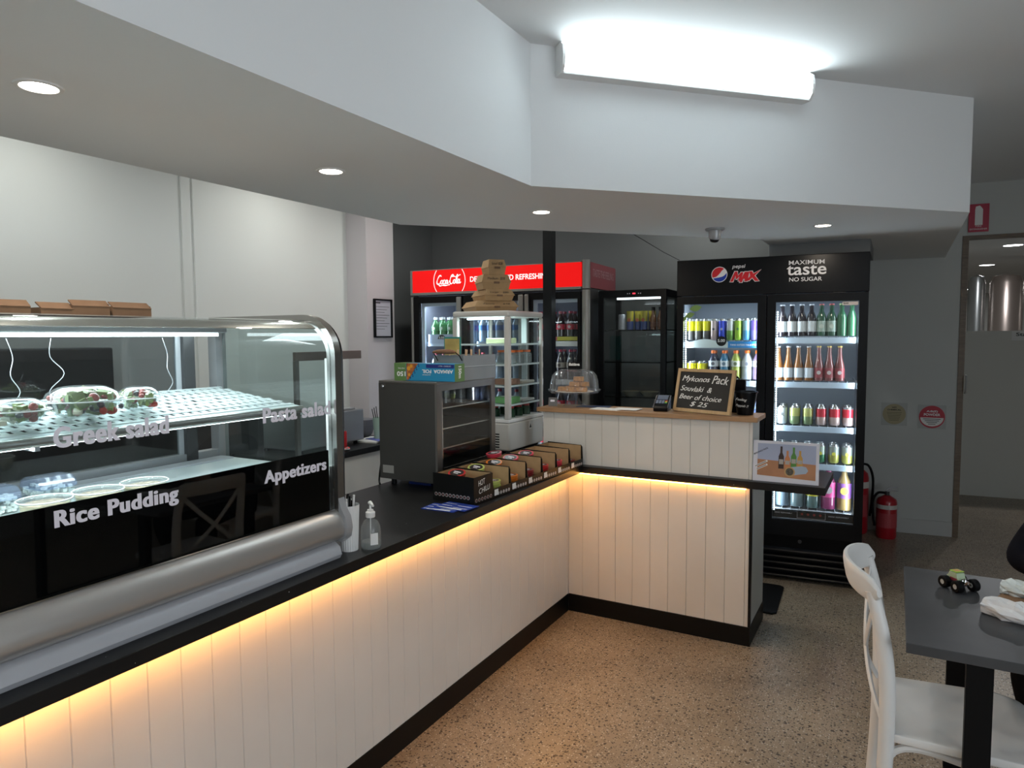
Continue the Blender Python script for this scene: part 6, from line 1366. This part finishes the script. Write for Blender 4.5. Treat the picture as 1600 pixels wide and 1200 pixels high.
def crumple(name, label, cat, path, rad, m, seed, seg=18, amp=0.42, flatz=0.75):
    rnd = random.Random(seed); n = 16; P = spline(path, 5); P = [P[int(i*(len(P)-1)/n)] for i in range(n+1)]
    vs = []; fs = []
    for i, p in enumerate(P):
        t = i/n; r = rad*(0.55+0.45*math.sin(PI*min(1, t*1.15+0.08)))
        d = (P[min(i+1, n)]-P[max(i-1, 0)]).normalized(); sx = Vector((-d.y, d.x, 0))
        for k in range(seg):
            a = 2*PI*k/seg; rr = r*(1+amp*(rnd.random()-0.5)+0.10*math.sin(3*a+i*0.9))
            q = p+sx*(rr*math.cos(a))+Vector((0, 0, max(-rad*0.55, rr*math.sin(a)*flatz)))
            vs.append(q)
    for i in range(n):
        for k in range(seg): k2 = (k+1) % seg; fs.append((i*seg+k, i*seg+k2, (i+1)*seg+k2, (i+1)*seg+k))
    fs.append(tuple(range(seg))); fs.append(tuple(n*seg+k for k in range(seg)))
    zmin = min(v.z for v in vs); vs = [(v.x-P[0].x, v.y-P[0].y, v.z-zmin) for v in vs]
    o = obj(name, MB().add(vs, fs), m, smooth=False); o.location = (P[0].x, P[0].y, 0.7505); tag(o, label, cat); return o
M_wrap = mat('white wrap paper', (0.72, 0.72, 0.73), 0.55)
crumple('paper_wrap', 'long white paper-wrapped roll lying at the near right on the grey table', 'food wrap', [(0.275, 2.655, 0), (0.38, 2.60, 0), (0.50, 2.54, 0), (0.60, 2.50, 0)], 0.042, M_wrap, 3)
crumple('paper_wrap', 'crumpled white foil and paper wrap behind the long white roll on the table', 'food wrap', [(0.345, 2.885, 0), (0.42, 2.86, 0), (0.50, 2.82, 0), (0.58, 2.80, 0)], 0.040, mat('foil paper', (0.66, 0.70, 0.68), 0.35), 11, amp=0.5)
o = obj('kraft_sheet', MB().box(-0.16, 0.16, -0.045, 0.045, 0, 0.004), mat('brown kraft sheet', (0.22, 0.12, 0.06), 0.8)); o.location = (0.475, 2.755, 0.7505); o.rotation_euler = (0, 0, R(-22)); tag(o, 'brown cardboard sheet between the two white wraps on the table', 'cardboard')

# ------------------------------------------------------------------ seated person in black at the right edge
def skin(name, nodes, edges, m, parent=None, sub=2, root=0):
    me = bpy.data.meshes.new(name); me.from_pydata([n[:3] for n in nodes], edges, []); me.materials.append(m)
    o = bpy.data.objects.new(name, me); COL.objects.link(o)
    if parent: o.parent = parent
    s = o.modifiers.new('skin', 'SKIN'); s.use_smooth_shade = True
    if not me.skin_vertices: 
        bm_ = __import__('bmesh').new(); bm_.from_mesh(me); bm_.verts.layers.skin.verify(); bm_.to_mesh(me); bm_.free()
    for i, n in enumerate(nodes):
        r = n[3]; sv = me.skin_vertices[0].data[i]; sv.radius = (r, r if len(n) < 5 else n[4]); sv.use_root = (i == root)
    b = o.modifiers.new('sub', 'SUBSURF'); b.levels = sub; b.render_levels = sub
    # freeze to a plain mesh
    bpy.context.view_layer.update(); dg = bpy.context.evaluated_depsgraph_get()
    nm = bpy.data.meshes.new_from_object(o.evaluated_get(dg)); o.modifiers.clear(); o.data = nm; nm.name = name
    for p in nm.polygons: p.use_smooth = True
    return o
pe = thing('person', 'person in black sleeves sitting at the far table side, elbow by the edge', 'person', (0.745, 3.29, 0))
M_skin = mat('skin', (0.42, 0.26, 0.19), 0.5)
# local frame: person faces -y, pelvis near the origin at seat height
N = [(0, 0.02, 0.54, .11), (0, 0.03, 0.68, .115), (0, 0.02, 0.84, .125), (0, 0.0, 0.98, .12), (0, -0.01, 1.07, .055), (0, -0.02, 1.14, .052),
     (0, -0.03, 1.21, .080), (0, -0.035, 1.29, .088), (0, -0.03, 1.345, .060)]
Eg = [(0, 1), (1, 2), (2, 3), (3, 4), (4, 5), (5, 6), (6, 7), (7, 8)]
def arm(sx, elbow, wrist, palm, tipdir):
    b = len(N)
    N.extend([(sx*0.165, 0.0, 1.01, .052), (*elbow, .038), (*wrist, .026), (*palm, .030, .020)])
    Eg.extend([(3, b), (b, b+1), (b+1, b+2), (b+2, b+3)])
    tx, ty, tz = tipdir; side = Vector((-ty, tx, 0)).normalized(); d = Vector(tipdir).normalized()
    for k, ln in enumerate((0.062, 0.074, 0.078, 0.070)):
        o_ = side*(0.030-0.019*k)
        p = Vector(palm)+d*0.028+o_; q = p+d*ln*0.5+Vector((0, 0, 0.006)); r = q+d*ln*0.45+Vector((0, 0, -0.014))
        c = len(N); N.extend([(*p, .0095), (*q, .0085), (*r, .0075)]); Eg.extend([(b+3, c), (c, c+1), (c+1, c+2)])
    p = Vector(palm)-d*0.012+side*(-0.034 if sx < 0 else 0.034)*1.0; q = p+d*0.040+side*(-0.012 if sx < 0 else 0.012)
    c = len(N); N.extend([(*p, .011), (*q, .009)]); Eg.extend([(b+3, c), (c, c+1)])
arm(-1, (-0.335, -0.155, 0.800), (-0.145, -0.335, 0.795), (-0.085, -0.375, 0.790), (0.75, -0.45, 0))
arm(1, (0.325, -0.165, 0.800), (0.145, -0.355, 0.795), (0.090, -0.400, 0.790), (-0.6, -0.6, 0))
for sx in (-1, 1):
    b = len(N); kx = -0.315 if sx < 0 else 0.16
    N.extend([(sx*0.10, -0.03, 0.52, .085), (sx*0.20 if sx < 0 else 0.12, -0.26, 0.52, .072), (kx, -0.46, 0.505, .058), (kx*0.8, -0.40, 0.27, .050), (kx*0.66, -0.34, 0.09, .036), (kx*0.66-0.01, -0.42, 0.035, .034), (kx*0.66-0.015, -0.52, 0.028, .026)])
    Eg.extend([(0, b), (b, b+1), (b+1, b+2), (b+2, b+3), (b+3, b+4), (b+4, b+5), (b+5, b+6)])
skin('body', N, Eg, M_skin, pe)
jacket = [(0, 0.02, 0.56, .135), (0, 0.03, 0.68, .135), (0, 0.02, 0.84, .145), (0, 0.0, 0.98, .135), (0, -0.005, 1.065, .070),
     (-0.165, 0.0, 1.01, .068), (-0.335, -0.155, 0.800, .050), (-0.165, -0.315, 0.80, .040), (0.165, 0.0, 1.01, .068), (0.325, -0.165, 0.800, .050), (0.165, -0.335, 0.80, .040)]
skin('jacket', jacket, [(0, 1), (1, 2), (2, 3), (3, 4), (3, 5), (5, 6), (6, 7), (3, 8), (8, 9), (9, 10)], mat('black jersey', (0.006, 0.006, 0.009), 0.9, spec=0.08), pe)
trs = [(0, 0.02, 0.55, .125)]; te = []
for sx in (-1, 1):
    b = len(trs); kx = -0.315 if sx < 0 else 0.16
    trs.extend([(sx*0.10, -0.03, 0.525, .105), (sx*0.20 if sx < 0 else 0.12, -0.26, 0.52, .088), (kx, -0.46, 0.505, .076), (kx*0.8, -0.40, 0.27, .066), (kx*0.66, -0.34, 0.10, .058)])
    te.extend([(0, b), (b, b+1), (b+1, b+2), (b+2, b+3), (b+3, b+4)])
skin('trousers', trs, te, mat('black trousers', (0.005, 0.005, 0.006), 0.9, spec=0.08), pe)
for sx in (-1, 1):
    kx = (-0.315 if sx < 0 else 0.16)*0.66
    sh = MB(); sh.sphere((kx, -0.36, 0.045), 0.05, 14, 10, sc=(0.85, 1.0, 0.85)).sphere((kx-0.01, -0.46, 0.034), 0.05, 14, 10, sc=(0.85, 1.6, 0.62)); obj('shoe', sh, M_blackm, pe, smooth=True)
obj('hair', MB().sphere((0, 0.008, 1.318), 0.094, 20, 14, sc=(0.98, 1.04, 0.92)), mat('dark hair', (0.02, 0.014, 0.01), 0.7), pe, smooth=True)
for sx in (-1, 1):
    ey = obj('eye', MB().sphere((sx*0.031, -0.112, 1.265), 0.010, 10, 8), M_white, pe, smooth=True)
    obj('pupil', MB().sphere((sx*0.031, -0.120, 1.265), 0.0045, 8, 6), M_black, ey, smooth=True)
    obj('ear', MB().sphere((sx*0.083, -0.025, 1.26), 0.026, 10, 8, sc=(0.4, 0.7, 1.15)), M_skin, pe, smooth=True)
obj('nose', MB().add([(-0.014, -0.112, 1.225), (0.014, -0.112, 1.225), (0, -0.138, 1.228), (0, -0.116, 1.268)], [(0, 1, 2), (0, 2, 3), (1, 3, 2), (0, 3, 1)]), M_skin, pe, bev=0.003)
obj('mouth', MB().sphere((0, -0.108, 1.198), 0.020, 12, 6, sc=(1, 0.4, 0.28)), mat('lips', (0.35, 0.12, 0.10), 0.5), pe, smooth=True)
